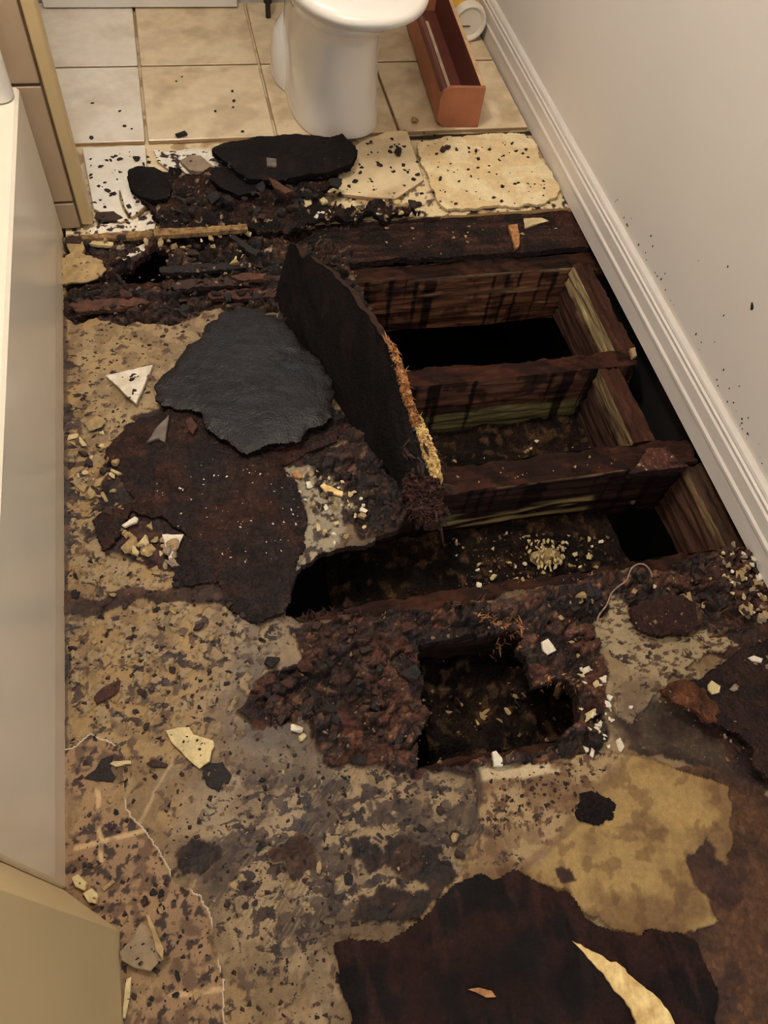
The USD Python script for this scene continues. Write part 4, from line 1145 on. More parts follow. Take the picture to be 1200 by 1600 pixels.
TXC = 0.448
TZ = 0.008
to = thing('toilet', 'white ceramic toilet with a rounded pedestal foot on the far tiles', 'toilet', (TXC, 0, TZ))
obj('pedestal', loft([(0.0, 0.128, 1.998, 2.50, 3.0, 0), (0.004, 0.131, 1.995, 2.50, 3.0, 0), (0.03, 0.128, 1.999, 2.50, 3.0, 0), (0.10, 0.122, 2.004, 2.50, 2.9, 0), (0.18, 0.117, 2.003, 2.50, 2.8, 0), (0.25, 0.117, 1.992, 2.50, 2.7, 0),
                      (0.285, 0.124, 1.972, 2.50, 2.6, 0), (0.312, 0.138, 1.930, 2.50, 2.5, 0), (0.340, 0.152, 1.880, 2.50, 2.4, 0), (0.37, 0.164, 1.835, 2.50, 2.35, 0), (0.393, 0.170, 1.815, 2.50, 2.35, 0), (0.398, 0.168, 1.820, 2.50, 2.35, 0)]), 'ceramic', to, smooth=50)
obj('base_flange', loft([(0.0, 0.150, 2.185, 2.52, 2.3, -0.005), (0.004, 0.153, 2.18, 2.52, 2.3, -0.005), (0.05, 0.148, 2.19, 2.52, 2.3, -0.005), (0.10, 0.135, 2.21, 2.52, 2.3, -0.005), (0.13, 0.10, 2.24, 2.52, 2.3, -0.005)]), 'ceramic', to, smooth=50)
obj('seat', loft([(0.3985, 0.165, 1.80, 2.36, 2.3, 0), (0.400, 0.174, 1.775, 2.36, 2.3, 0), (0.412, 0.178, 1.765, 2.36, 2.3, 0), (0.414, 0.176, 1.768, 2.36, 2.3, 0)]), 'seat_plastic', to, smooth=50)
obj('lid', loft([(0.4142, 0.176, 1.766, 2.36, 2.3, 0), (0.4165, 0.183, 1.752, 2.36, 2.3, 0), (0.430, 0.184, 1.750, 2.36, 2.3, 0), (0.439, 0.178, 1.760, 2.36, 2.3, 0), (0.444, 0.160, 1.79, 2.35, 2.3, 0), (0.446, 0.10, 1.90, 2.28, 2.2, 0)]), 'seat_plastic', to, smooth=60)
obj('cistern', box(-0.19, 0.19, 2.52, 2.745, 0.38, 0.76, 0.02), 'ceramic', to)
obj('cistern_lid', box(-0.20, 0.20, 2.505, 2.755, 0.765, 0.80, 0.01), 'ceramic', to)

cb_ = thing('vanity_cabinet', 'white cabinet standing at the back, only its bottom edge in view', 'cabinet', (-0.06, 2.735, 0))
zc = P(80, 15)
obj('body', box(-0.30, 0.295, -0.012, 0.036, 0.012, 0.72, 0.003), 'cabinet_white', cb_)
obj('plinth', box(-0.28, 0.28, 0.0, 0.02, 0.008, 0.02), 'grout', cb_)
p0 = P(419, 27, 0.008)
pp = thing('supply_pipe', 'thin black pipe rising from the tiles beside the toilet', 'pipe', (p0[0], p0[1], 0.008))
obj('tube', trimesh.creation.cylinder(0.0085, 0.6, sections=20, transform=trimesh.transformations.translation_matrix([0, 0, 0.3])), 'black_pipe', pp, smooth=40)
obj('collar', trimesh.creation.cylinder(0.014, 0.03, sections=20, transform=trimesh.transformations.translation_matrix([0, 0, 0.06])), 'black_pipe', pp, smooth=40)

# ------------------------------------------------------------------ wooden trough leaning on the tiles
a0, a1 = P(681, 199, 0.008), P(746, 198, 0.008)
ang = math.degrees(-math.atan2(0.031, 0.47))
tg = thing('wooden_trough', 'long terracotta coloured open wooden box with a rounded end beside the toilet', 'box', (a0[0], a0[1], 0.008), ang)
Wd, Ht, Ln, th_ = a1[0] - a0[0], 0.118, 0.66, 0.011
outl = shapely.box(0, 0, Wd, Ht).buffer(-0.034).buffer(0.034)
outl = shapely.union(outl, shapely.box(Wd / 2, 0, Wd, Ht))


def endp(y0):
    m = trimesh.creation.extrude_polygon(outl, th_)
    v = m.vertices.copy()
    m.vertices = np.stack([v[:, 0], y0 + v[:, 2], v[:, 1]], 1)
    m.invert()
    return m


obj('end_panel', endp(0), 'terracotta', tg, smooth=30)
obj('end_panel', endp(Ln - th_), 'terracotta', tg, smooth=30)
obj('base', box(0.012, Wd - 0.004, th_, Ln - th_, 0.001, 0.012), 'trough_inside', tg)
sd1 = box(Wd - 0.012, Wd - 0.001, th_, Ln - th_, 0.004, Ht - 0.002, 0.001)
obj('side_panel', sd1, 'trough_inside', tg)
obj('raw_rim', box(Wd - 0.012, Wd - 0.001, th_, Ln - th_, Ht - 0.0015, Ht + 0.0015), 'raw_edge', tg)
obj('side_panel', box(0.002, 0.013, th_, Ln - th_, 0.010, Ht - 0.02, 0.001), 'terracotta', tg)
obj('rounded_rail', box(0.002, 0.024, th_, Ln - th_, Ht - 0.03, Ht - 0.010, 0.006), 'trough_inside', tg)
obj('batten', box(0.028, 0.041, th_, 0.42, Ht - 0.045, Ht - 0.028, 0.002), 'pale_batten', tg)

# ------------------------------------------------------------------ yellow canister lying down
cc = P(736, 36, 0.05)
cn = thing('canister', 'yellow canister lying against the baseboard with its white cap facing out', 'canister', (0.955, 2.50, 0.008))
RAD = 0.058


def lathe_y(prof_, n=48):
    m = trimesh.creation.revolve(np.array(prof_), sections=n)
    v = m.vertices.copy()
    m.vertices = np.stack([v[:, 0], v[:, 2], -v[:, 1] + 0 * v[:, 2]], 1) + [0, 0, RAD]
    return m


obj('body', lathe_y([(0, 0.03), (RAD - 0.004, 0.03), (RAD - 0.002, 0.034), (RAD - 0.002, 0.245), (RAD - 0.006, 0.25), (0, 0.25)]), 'canister_yellow', cn, smooth=40)
obj('cap', lathe_y([(0, 0.008), (RAD - 0.018, 0.008), (RAD - 0.013, 0.0025), (RAD - 0.008, 0.0), (RAD - 0.002, 0.003), (RAD, 0.010), (RAD, 0.0295), (0, 0.0295)]), 'cap_white', cn, smooth=30)
obj('cap_slot', box(-0.022, 0.004, 0.0055, 0.0075, RAD - 0.012, RAD - 0.008), 'grout', cn)


def wrap(poly, y0, lift, n=24):
    """a flat printed shape wrapped on the canister's upper side"""
    m = trimesh.creation.extrude_polygon(poly, 0.0004)
    m = m.subdivide_to_size(0.006)
    v = m.vertices
    a = v[:, 0] / RAD
    r = RAD - 0.002 + lift + v[:, 2]
    return trimesh.Trimesh(np.stack([r * np.sin(a), y0 + v[:, 1], RAD + r * np.cos(a)], 1), m.faces, process=False)


oval = shapely.affinity.scale(shapely.Point(0, 0).buffer(1, 24), 0.030, 0.012) if hasattr(shapely, 'affinity') else None
from shapely import affinity
oval = affinity.scale(shapely.Point(0, 0).buffer(1, 24), 0.030, 0.013)
obj('emblem', wrap(oval, 0.085, 0.0003), 'ink', cn)
for dx in (-0.014, 0.0, 0.013):
    obj('emblem_stroke', wrap(affinity.translate(affinity.scale(shapely.Point(0, 0).buffer(1, 12).difference(shapely.Point(0.3, 0).buffer(0.5, 8)), 0.0052, 0.0065), dx, 0), 0.085, 0.0009), 'ink_pale', cn)

# ------------------------------------------------------------------ loose pieces
def shard_mesh(poly, th, bev=0.0012, seed=0, rough_=0.0):
    """an outline with real thickness, chamfered on top; local to its centroid"""
    cx, cy = poly.centroid.x, poly.centroid.y
    pl = affinity.translate(shapely.geometry.polygon.orient(poly), -cx, -cy)
    ring = np.array(pl.exterior.coords)[:-1]
    rr_ = np.random.default_rng(seed)
    inner = ring * (1 - bev / max(1e-4, np.linalg.norm(ring, axis=1).mean()))
    tops = trimesh.creation.triangulate_polygon(Polygon(inner), engine='earcut')
    n = len(ring)
    z = th + (rr_.random(n) - 0.5) * rough_
    from mapbox_earcut import triangulate_float64
    T = triangulate_float64(inner, np.array([n], np.uint32)).reshape(-1, 3).astype(int)
    a = np.cross(inner[T[:, 1]] - inner[T[:, 0]], inner[T[:, 2]] - inner[T[:, 0]])
    T = np.where(a[:, None] < 0, T[:, ::-1], T)
    V = np.vstack([np.c_[inner, z], np.c_[ring, z - bev], np.c_[ring * 0.97, np.zeros(n)]])
    i = np.arange(n)
    j = (i + 1) % n
    F_ = np.vstack([T, np.stack([i, n + i, n + j], 1), np.stack([i, n + j, j], 1), np.stack([n + i, 2 * n + i, 2 * n + j], 1), np.stack([n + i, 2 * n + j, n + j], 1), T[:, ::-1] + 2 * n])
    return (V, F_), cx, cy


def densify(poly, step, jit, seed):
    rr_ = np.random.default_rng(seed)
    r_ = np.array(poly.exterior.coords)[:-1]
    out = []
    for q in range(len(r_)):
        a, b = r_[q], r_[(q + 1) % len(r_)]
        k = max(1, int(np.linalg.norm(b - a) / step))
        for i in range(k):
            out.append(a + (b - a) * i / k + (rr_.normal(size=2) * jit if i else 0))
    p = Polygon(out)
    return p if p.is_valid else poly


def shard(name, px, th, mat, label, cat, tilt=(0, 0), lift=0.0, z=None, jit=0.0006, step=0.008, rough_=0.0, group=None):
    rough_ = rough_ * 0.35
    poly = reg(px, 0.0 if z is None else z)
    x, y = poly.centroid.x, poly.centroid.y
    zz = ground(x, y, 0.012) if z is None else z
    poly = reg(px, zz + th * 0.7)
    poly = densify(poly, step, jit, len(used))
    m, cx, cy = shard_mesh(poly, th, min(0.0012, th * 0.3), len(used), rough_)
    t = thing(name, label, cat, (cx, cy, zz + lift), group=group) if False else None
    path = '/World/' + numbered(name)
    gm = usdkit.mesh(stage, path, m, '/World/Looks/' + mat)
    gm.AddTranslateOp().Set(Gf.Vec3d(cx, cy, zz + lift - 0.001))
    xs, ys = np.meshgrid(np.arange(poly.bounds[0], poly.bounds[2], GRES), np.arange(poly.bounds[1], poly.bounds[3], GRES))
    ins_ = shapely.contains_xy(poly, xs, ys)
    add_ground(np.c_[xs[ins_], ys[ins_], zz + lift + th - 0.001 + tilt[0] * (xs[ins_] - cx) + tilt[1] * (ys[ins_] - cy)])
    gm.AddRotateXYZOp().Set(Gf.Vec3f(math.degrees(tilt[1]), math.degrees(-tilt[0]), 0))
    return tag(gm.GetPrim(), label, cat, group)


def chip_mesh(L, w_, t_, seed, n=9):
    rr_ = np.random.default_rng(seed)
    p = rr_.normal(size=(n + 5, 3))
    p /= np.linalg.norm(p, axis=1, keepdims=True)
    p = np.sign(p) * np.abs(p) ** 0.8
    p *= [L / 2, w_ / 2, t_ / 2]
    m = trimesh.convex.convex_hull(p)
    m.vertices -= [0, 0, m.bounds[0][2]]
    return np.array(m.vertices), np.array(m.faces)


def chip(name, px, size, mat, label, cat, aspect=0.6, flat=0.4, ang=None, seed=0, z=None, group=None):
    """a loose bit whose size is given in the photograph's pixels"""
    p = P(px[0], px[1], 0 if z is None else z)
    zz = max(ground(p[0], p[1], 0.004), -0.2) if z is None else z
    p = P(px[0], px[1], zz)
    scale = np.linalg.norm(p - [0, 0, CH]) / F
    L = size * scale
    rr_ = np.random.default_rng(seed + 1000)
    m = chip_mesh(L, L * aspect, L * flat, seed)
    path = '/World/' + numbered(name)
    gm = usdkit.mesh(stage, path, m, '/World/Looks/' + mat)
    gm.AddTranslateOp().Set(Gf.Vec3d(p[0], p[1], zz - 0.08 * L * flat - 0.0003))
    gm.AddRotateZOp().Set(float(ang if ang is not None else rr_.uniform(0, 360)))
    return tag(gm.GetPrim(), label, cat, group)


shard('tile_shard', [(165, 588), (240, 572), (214, 635)], 0.009, 'glazed_shard', 'largest white triangular tile shard lying on the tan floor left of the blue-black slab', 'tile shard', lift=0.004, tilt=(0.04, -0.05))
shard('tile_shard', [(253, 839), (287, 836), (266, 880)], 0.008, 'glazed_shard', 'small cream triangular tile shard standing by the rubble heap on the red-brown slab', 'tile shard', lift=0.006, tilt=(-0.15, 0.1))
shard('wood_shard', [(229, 691), (246, 668), (265, 651), (262, 672), (258, 692), (248, 686)], 0.007, 'slate_grey', 'pointed grey shard on the upper left of the red-brown slab', 'shard', lift=0.003, tilt=(0.1, 0.05))
shard('bark_flake', [(290, 656), (299, 652), (309, 667), (302, 680), (294, 673)], 0.006, 'rot_red', 'reddish flake at the edge of the blue-black slab', 'flake', lift=0.003)
shard('tile_chunk', [(259, 1142), (280, 1137), (297, 1137), (303, 1148), (320, 1153), (334, 1158), (336, 1166), (331, 1174), (328, 1190), (312, 1201), (298, 1190), (284, 1175), (270, 1162)], 0.008, 'plaster_cream', 'broken cream tile chunk on the grey-brown floor in front', 'tile chunk', lift=0.003, tilt=(0.05, 0.08), rough_=0.003)
shard('dark_flake', [(316, 1202), (328, 1192), (348, 1190), (362, 1212), (357, 1224), (346, 1226), (342, 1238), (322, 1226)], 0.004, 'rot_dark', 'black-brown flake touching the broken cream tile chunk', 'flake', jit=0.0012)
shard('dark_flake', [(130, 1216), (148, 1203), (158, 1186), (176, 1180), (172, 1200), (181, 1214), (176, 1222), (150, 1220)], 0.004, 'rot_dark', 'black flake on the upper end of the flooring remnant', 'flake', jit=0.0012)
shard('bark_flake', [(146, 1090), (160, 1074), (188, 1062), (186, 1078), (168, 1092), (150, 1100)], 0.006, 'rot_red', 'reddish-brown bark flake by the tray above the flooring remnant', 'flake', jit=0.001)
shard('bark_flake', [(150, 332), (178, 330), (192, 340), (180, 345), (160, 344), (148, 340)], 0.006, 'rot_brown', 'brown flake on the cracked white tile by the partition', 'flake', jit=0.001)
shard('flat_stone', [(281, 252), (298, 243), (314, 244), (326, 255), (334, 262), (316, 269), (296, 267)], 0.012, 'grey_stone', 'flat grey stone on the white mortar behind the black boards', 'stone', rough_=0.003)
shard('square_chip', [(416, 246), (432, 248), (432, 260), (417, 259)], 0.006, 'slate_grey', 'square brown-grey chip on the black oblong board', 'chip', jit=0.0003)
shard('wood_chip', [(419, 281), (432, 287), (445, 296), (458, 303), (446, 307), (428, 297)], 0.008, 'rust_wood', 'orange-brown wood chip in front of the black oblong board', 'wood chip', lift=0.008)
shard('white_strip', [(126, 374), (150, 378), (178, 381), (177, 387), (150, 385), (127, 381)], 0.008, 'plaster_cream', 'pale cream batten strip below the white mortar', 'strip', lift=0.004, jit=0.0004)
shard('board_remnant', [(98, 410), (118, 398), (140, 405), (160, 412), (168, 428), (155, 440), (140, 446), (118, 448), (98, 450)], 0.006, 'plaster_tan', 'tan torn board corner beside the tray under the partition', 'board', lift=0.012, jit=0.0015, step=0.006)
shard('white_strip', [(181, 415), (184, 402), (205, 396), (228, 385), (246, 385), (228, 396), (205, 406), (184, 417)], 0.004, 'plaster_white', 'white torn strip along the rim of the dark pit', 'strip', lift=0.010, jit=0.0008)
shard('board_remnant', [(104, 372), (124, 370), (134, 392), (128, 405), (112, 402), (106, 390)], 0.012, 'plaster_tan', 'tan broken corner piece directly under the partition', 'board', lift=0.008)
shard('wood_wedge', [(794, 352), (808, 350), (812, 368), (811, 385), (805, 389), (801, 375)], 0.010, 'fresh_wood', 'tan tapered wood wedge hanging at the far tile edge near the baseboard', 'wedge', lift=0.0)
shard('plaster_bit', [(818, 341), (846, 340), (858, 345), (838, 350), (820, 356)], 0.006, 'plaster_cream', 'pale plaster bit beside the tapered wood wedge', 'plaster bit')
shard('front_splinter', [(892, 1470), (918, 1483), (946, 1499), (968, 1508), (990, 1530), (1022, 1555), (1036, 1572), (1046, 1584), (1054, 1602), (1075, 1690), (1030, 1690), (1000, 1620), (988, 1588), (974, 1562), (958, 1548), (942, 1522), (916, 1496)], 0.007, 'pale_wood',
      'long pale wood splinter on the black-brown sheet nearest the camera', 'splinter', lift=0.004, jit=0.0012, step=0.006, tilt=(0, 0.0))
shard('front_splinter', [(731, 1546), (748, 1543), (768, 1548), (775, 1558), (760, 1559), (742, 1550)], 0.004, 'fresh_wood', 'tiny orange splinter in the middle of the black-brown sheet', 'splinter', lift=0.002)
shard('pale_stone', [(846, 1003), (856, 998), (864, 1008), (869, 1016), (855, 1024), (848, 1016)], 0.010, 'plaster_white', 'white stone on the dark rot right of the small hole', 'stone', rough_=0.004)
shard('plaster_bit', [(768, 1176), (774, 1174), (784, 1186), (785, 1198), (771, 1198)], 0.010, 'plaster_white', 'white plaster bit standing on the front rim of the small hole', 'plaster bit', lift=0.004)
shard('plaster_bit', [(1106, 1070), (1112, 1063), (1126, 1072), (1124, 1082), (1113, 1085), (1106, 1078)], 0.008, 'plaster_cream', 'cream plaster bit beside the orange-brown chunk', 'plaster bit')
shard('plaster_bit', [(1140, 1077), (1148, 1068), (1154, 1077), (1148, 1080)], 0.006, 'grey_stone', 'small greyish bit on the dark red-brown sheet', 'plaster bit')
shard('plaster_bit', [(1168, 1028), (1178, 1024), (1192, 1029), (1190, 1035), (1176, 1033)], 0.007, 'plaster_white', 'white plaster bit alone on the right of the dark sheet', 'plaster bit')
shard('grey_board_piece', [(188, 1488), (205, 1470), (222, 1442), (238, 1452), (246, 1475), (258, 1498), (236, 1518), (210, 1512), (190, 1500)], 0.010, 'grey_board', 'folded grey-tan board piece against the boxed corner', 'board', lift=0.006, rough_=0.006)
shard('white_sliver', [(192, 1590), (198, 1530), (206, 1526), (203, 1560), (196, 1592)], 0.006, 'plaster_cream', 'cream sliver lying along the foot of the boxing', 'sliver', lift=0.003)
shard('white_sliver', [(229, 1428), (236, 1432), (258, 1482), (256, 1500), (246, 1486), (238, 1455)], 0.008, 'plaster_tan', 'tan sliver lying on the folded board piece', 'sliver', lift=0.012)
shard('rubble_piece', [(112, 1372), (122, 1366), (136, 1380), (132, 1392), (118, 1386)], 0.012, 'plaster_cream', 'cream rubble piece where the tray meets the boxing', 'rubble', rough_=0.004)
shard('rubble_piece', [(130, 1396), (144, 1388), (154, 1398), (150, 1412), (138, 1410)], 0.014, 'plaster_cream', 'yellowish rubble piece touching the angled boxing corner', 'rubble', rough_=0.004)
shard('wood_stick', [(157, 1388), (176, 1374), (180, 1378), (162, 1393)], 0.005, 'plaster_tan', 'short tan stick near the angled boxing corner', 'stick')
shard('wood_stick', [(171, 1193), (178, 1189), (204, 1188), (205, 1193), (180, 1198)], 0.005, 'plaster_cream', 'short cream stick on the edge of the flooring remnant', 'stick')
shard('wood_stick', [(228, 1193), (240, 1186), (262, 1194), (258, 1199), (240, 1199)], 0.006, 'rot_brown', 'short dark stick right of the flooring remnant', 'stick')
shard('wood_stick', [(191, 824), (212, 810), (217, 813), (215, 819), (196, 827)], 0.006, 'plaster_white', 'white stick on the rubble heap left of the red-brown slab', 'stick', lift=0.008)
shard('wood_stick', [(500, 760), (505, 757), (536, 770), (535, 777), (508, 770)], 0.006, 'pale_wood', 'pale stick in the rubble below the lifted flap', 'stick', lift=0.004)
shard('wood_stick', [(856, 1114), (883, 1099), (887, 1106), (862, 1124)], 0.007, 'plaster_white', 'white stick at the right rim of the small hole', 'stick', lift=0.004) if False else None
shard('wood_stick', [(908, 1118), (934, 1106), (939, 1112), (914, 1130)], 0.006, 'plaster_cream', 'cream stick among white bits right of the small hole', 'stick', lift=0.003)
shard('orange_chip', [(456, 742), (464, 736), (473, 743), (470, 748), (460, 747)], 0.006, 'fresh_wood', 'orange wood chip just below the blue-black slab', 'wood chip', lift=0.003)
shard('orange_chip', [(533, 606), (541, 599), (541, 608), (536, 612)], 0.004, 'fresh_wood', 'orange wood chip at the foot of the lifted flap', 'wood chip', lift=0.003)
shard('peg', [(976, 760), (988, 756), (996, 772), (992, 786), (984, 784)], 0.012, 'plaster_tan', 'tan stub of wood at the end of the wet dark joist', 'stub', lift=0.0)
shard('peg', [(984, 545), (992, 543), (995, 556), (988, 560)], 0.010, 'plaster_tan', 'tan stub of wood at the end of the middle joist', 'stub', lift=0.0)

shard('wood_strip', [(268, 448), (300, 442), (372, 440), (448, 436), (452, 443), (380, 450), (310, 455), (272, 458)], 0.012, 'rot_brown', 'long brown wood strip on the rotten band left of the flap top', 'strip', lift=0.010, jit=0.002)
shard('wood_strip', [(326, 462), (380, 456), (432, 458), (436, 468), (370, 472), (330, 472)], 0.012, 'rot_red', 'reddish wood strip just behind the blue-black slab', 'strip', lift=0.008, jit=0.002)
shard('wood_strip', [(108, 482), (150, 474), (222, 472), (236, 478), (190, 488), (126, 494)], 0.012, 'rust_wood', 'rust-brown wood strip beside the bath under the dark pit', 'strip', lift=0.010, jit=0.002)
shard('wood_strip', [(250, 424), (318, 418), (384, 416), (386, 424), (300, 432), (252, 432)], 0.010, 'rot_dark', 'black-brown wood strip right of the dark pit', 'strip', lift=0.010, jit=0.002)
shard('wood_strip', [(356, 372), (364, 370), (404, 398), (400, 404), (388, 398)], 0.008, 'rot_dark', 'black stick slanting behind the flap top', 'strip', lift=0.008, jit=0.001)
shard('wood_strip', [(360, 440), (382, 434), (414, 436), (412, 444), (378, 446)], 0.010, 'rust_wood', 'short rust-brown wood strip lying on the long brown one', 'strip', lift=0.014, jit=0.001)
shard('timber_strip', [(240, 362), (300, 360), (386, 354), (388, 362), (320, 368), (242, 373)], 0.012, 'rough_timber', 'yellowish timber strip along the far tile edge in front of the dark heap', 'strip', lift=0.006, jit=0.001)
shard('timber_strip', [(122, 368), (180, 364), (238, 361), (239, 370), (180, 373), (124, 374)], 0.010, 'rough_timber', 'yellowish timber strip in front of the white mortar', 'strip', lift=0.0, jit=0.001)
# light crumbled wood block in the bay
rg = np.random.default_rng(31)
blk = []
for q in range(70):
    x, y = rg.uniform(822, 884), rg.uniform(846, 896)
    if abs(x - 853) / 32 + max(0, y - 868) / 40 > 1:
        continue
    p = P(x, y, -0.150 + rg.uniform(-0.01, 0.012))
    v, f = chip_mesh(rg.uniform(0.008, 0.018), rg.uniform(0.004, 0.008), rg.uniform(0.004, 0.01), q)
    a = rg.uniform(-0.5, 0.5) + 1.3
    rot = trimesh.transformations.euler_matrix(rg.uniform(-0.5, 0.5), rg.uniform(-0.5, 0.5), a)[:3, :3]
    blk.append((v @ rot.T + p, f))
wb = thing('crumbled_block', 'pale crumbling wood block lying in the bay before the wet dark joist', 'wood block', (0, 0, 0))
obj('wood_fragments', joinm(blk), 'plaster_cream', wb, kind='stuff')
cx_, cy_, cz_ = P(852, 872, -0.165)
obj('block_body', (lambda vf: (vf[0] + [cx_, cy_, cz_ - 0.012], vf[1]))(chip_mesh(0.075, 0.05, 0.03, 77, 16)), 'plaster_tan', wb)

# fibre thread curling over the broken edge
thr = Pn([(1018, 902), (1010, 893), (996, 887), (984, 892), (980, 905), (968, 915), (955, 928), (948, 945), (938, 958), (934, 972), (945, 983)], 0.030)
thr[:4, 2] += [0.0, 0.012, 0.016, 0.008]
from scipy.interpolate import CubicSpline
tq = CubicSpline(np.arange(len(thr)), thr)(np.linspace(0, len(thr) - 1, 70))


def tube(path, r, n=6):
    path = np.asarray(path)
    tan_ = np.gradient(path, axis=0)
    tan_ /= np.linalg.norm(tan_, axis=1, keepdims=True)
    a = np.cross(tan_, [0.1, 0.2, 1.0])
    a /= np.linalg.norm(a, axis=1, keepdims=True)
    b = np.cross(tan_, a)
    th = np.linspace(0, 2 * np.pi, n, endpoint=False)
    r = np.broadcast_to(r, len(path))
    V = (path[:, None] + r[:, None, None] * (np.cos(th)[None, :, None] * a[:, None] + np.sin(th)[None, :, None] * b[:, None])).reshape(-1, 3)
    F_ = []
    i = np.arange(n)
    j = (i + 1) % n
    for k in range(len(path) - 1):
        F_ += [np.stack([k * n + i, k * n + j, (k + 1) * n + j], 1), np.stack([k * n + i, (k + 1) * n + j, (k + 1) * n + i], 1)]
    F_ += [np.stack([np.zeros(n - 2, int), i[2:], i[1:-1]], 1), np.stack([np.full(n - 2, (len(path) - 1) * n), (len(path) - 1) * n + i[1:-1], (len(path) - 1) * n + i[2:]], 1)]
    return V, np.vstack(F_)


obj('fibre_thread', tube(tq, 0.0016), 'thread', smooth=True, label='pale brown fibre thread curling over the rotten edge right of the holes', cat='thread')

# standing wood fibres along the torn edges
def fringe(name, pxs, n, mat, label, Lr, dirv, seed, wr=(0.001, 0.003), zoff=0.0, spread=0.5):
    rr_ = np.random.default_rng(seed)
    w_ = Pn(pxs, 0.0)
    out = []
    for q in range(int(n * 0.7)):
        t = rr_.uniform(0, len(w_) - 1.001)
        i = int(t)
        p = w_[i] + (w_[i + 1] - w_[i]) * (t - i) + np.r_[rr_.normal(size=2) * 0.004, 0]
        p[2] = ground(p[0], p[1], 0.006) + zoff - 0.002
        d = np.array(dirv) + rr_.normal(size=3) * spread * 1.3
        out.append(splinter(p, d, (Lr[0] + (Lr[1] - Lr[0]) * rr_.random() ** 2) * 0.8, rr_.uniform(*wr), rr_))
    return obj(name, joinm(out), mat, label=label, cat='splinters', kind='stuff')


fringe('torn_fibres', [(470, 962), (500, 955), (540, 948), (580, 950)], 80, 'rot_brown', 'dark torn fibres standing along the left end of the board edge', (0.012, 0.035), (0, 0.6, 0.7), 1, (0.0015, 0.0035))
fringe('torn_fibres', [(790, 985), (805, 978), (818, 980), (830, 972)], 60, 'fresh_wood', 'orange torn fibres at the far corner of the small hole', (0.012, 0.035), (0.2, -0.8, 0.15), 2)
fringe('torn_fibres', [(846, 1066), (870, 1058), (890, 1068), (905, 1080)], 60, 'fresh_wood', 'orange torn fibres hanging at the right rim of the small hole', (0.010, 0.025), (-0.4, -0.8, 0.1), 3)
fringe('torn_fibres', [(880, 905), (910, 898), (935, 894)], 26, 'plaster_cream', 'short pale fibres on the rim of the big hole above the small one', (0.006, 0.014), (0.1, 0.6, 0.6), 4, (0.0007, 0.0014))
fringe('torn_fibres', [(660, 958), (720, 945), (780, 940)], 60, 'rust_wood', 'rust-brown torn fibres lying along the rim between the two holes', (0.015, 0.05), (1, 0.1, 0.05), 5, (0.001, 0.003), spread=0.25)
fringe('torn_fibres', [(745, 968), (770, 966), (800, 976)], 70, 'fresh_wood', 'orange splintered wood on the far rim of the small hole', (0.010, 0.04), (1, 0.0, 0.05), 6, (0.001, 0.003), spread=0.35)
fringe('torn_fibres', [(110, 470), (140, 462), (170, 452)], 40, 'rust_wood', 'rusty torn fibres by the tray below the dark pit', (0.015, 0.05), (1, 0.15, 0.1), 7, (0.002, 0.005), spread=0.3)

# ------------------------------------------------------------------ scattered individual bits
def inside_px(poly_px, n, rr_, z=0.0):
    pg = Polygon(poly_px)
    x0, y0, x1, y1 = pg.bounds
    out = []
    while len(out) < n:
        x, y = rr_.uniform(x0, x1), rr_.uniform(y0, y1)
        if pg.contains(shapely.Point(x, y)):
            out.append((x, y))
    return out


def plate_mesh(L, aspect, flat, seed):
    """a broken angular flake, tilted a little, resting on its lowest corner"""
    rr_ = np.random.default_rng(seed + 5)
    n = rr_.integers(5, 8)
    a = np.sort(rr_.uniform(0, 2 * np.pi, n) * 0.25 + np.linspace(0, 2 * np.pi, n, endpoint=False) * 0.9)
    r = rr_.uniform(0.55, 1.0, n)
    ring = np.stack([np.cos(a) * r * L / 2, np.sin(a) * r * L / 2 * aspect], 1)
    t = L * flat * 0.5
    V = np.vstack([np.c_[ring * 0.88, t + rr_.normal(size=n) * t * 0.2], np.c_[ring, np.full(n, t * 0.6)], np.c_[ring * 0.95, np.zeros(n)], [[0, 0, t * 1.1], [0, 0, 0]]])
    i = np.arange(n)
    j = (i + 1) % n
    F_ = np.vstack([np.stack([np.full(n, 3 * n), i, j], 1), np.stack([i, n + i, n + j], 1), np.stack([i, n + j, j], 1), np.stack([n + i, 2 * n + i, 2 * n + j], 1), np.stack([n + i, 2 * n + j, n + j], 1),
                    np.stack([np.full(n, 3 * n + 1), 2 * n + j, 2 * n + i], 1)])
    rot = trimesh.transformations.euler_matrix(*rr_.uniform(-0.35, 0.35, 2), 0)[:3, :3]
    V = V @ rot.T
    V[:, 2] -= V[:, 2].min()
    return V, F_


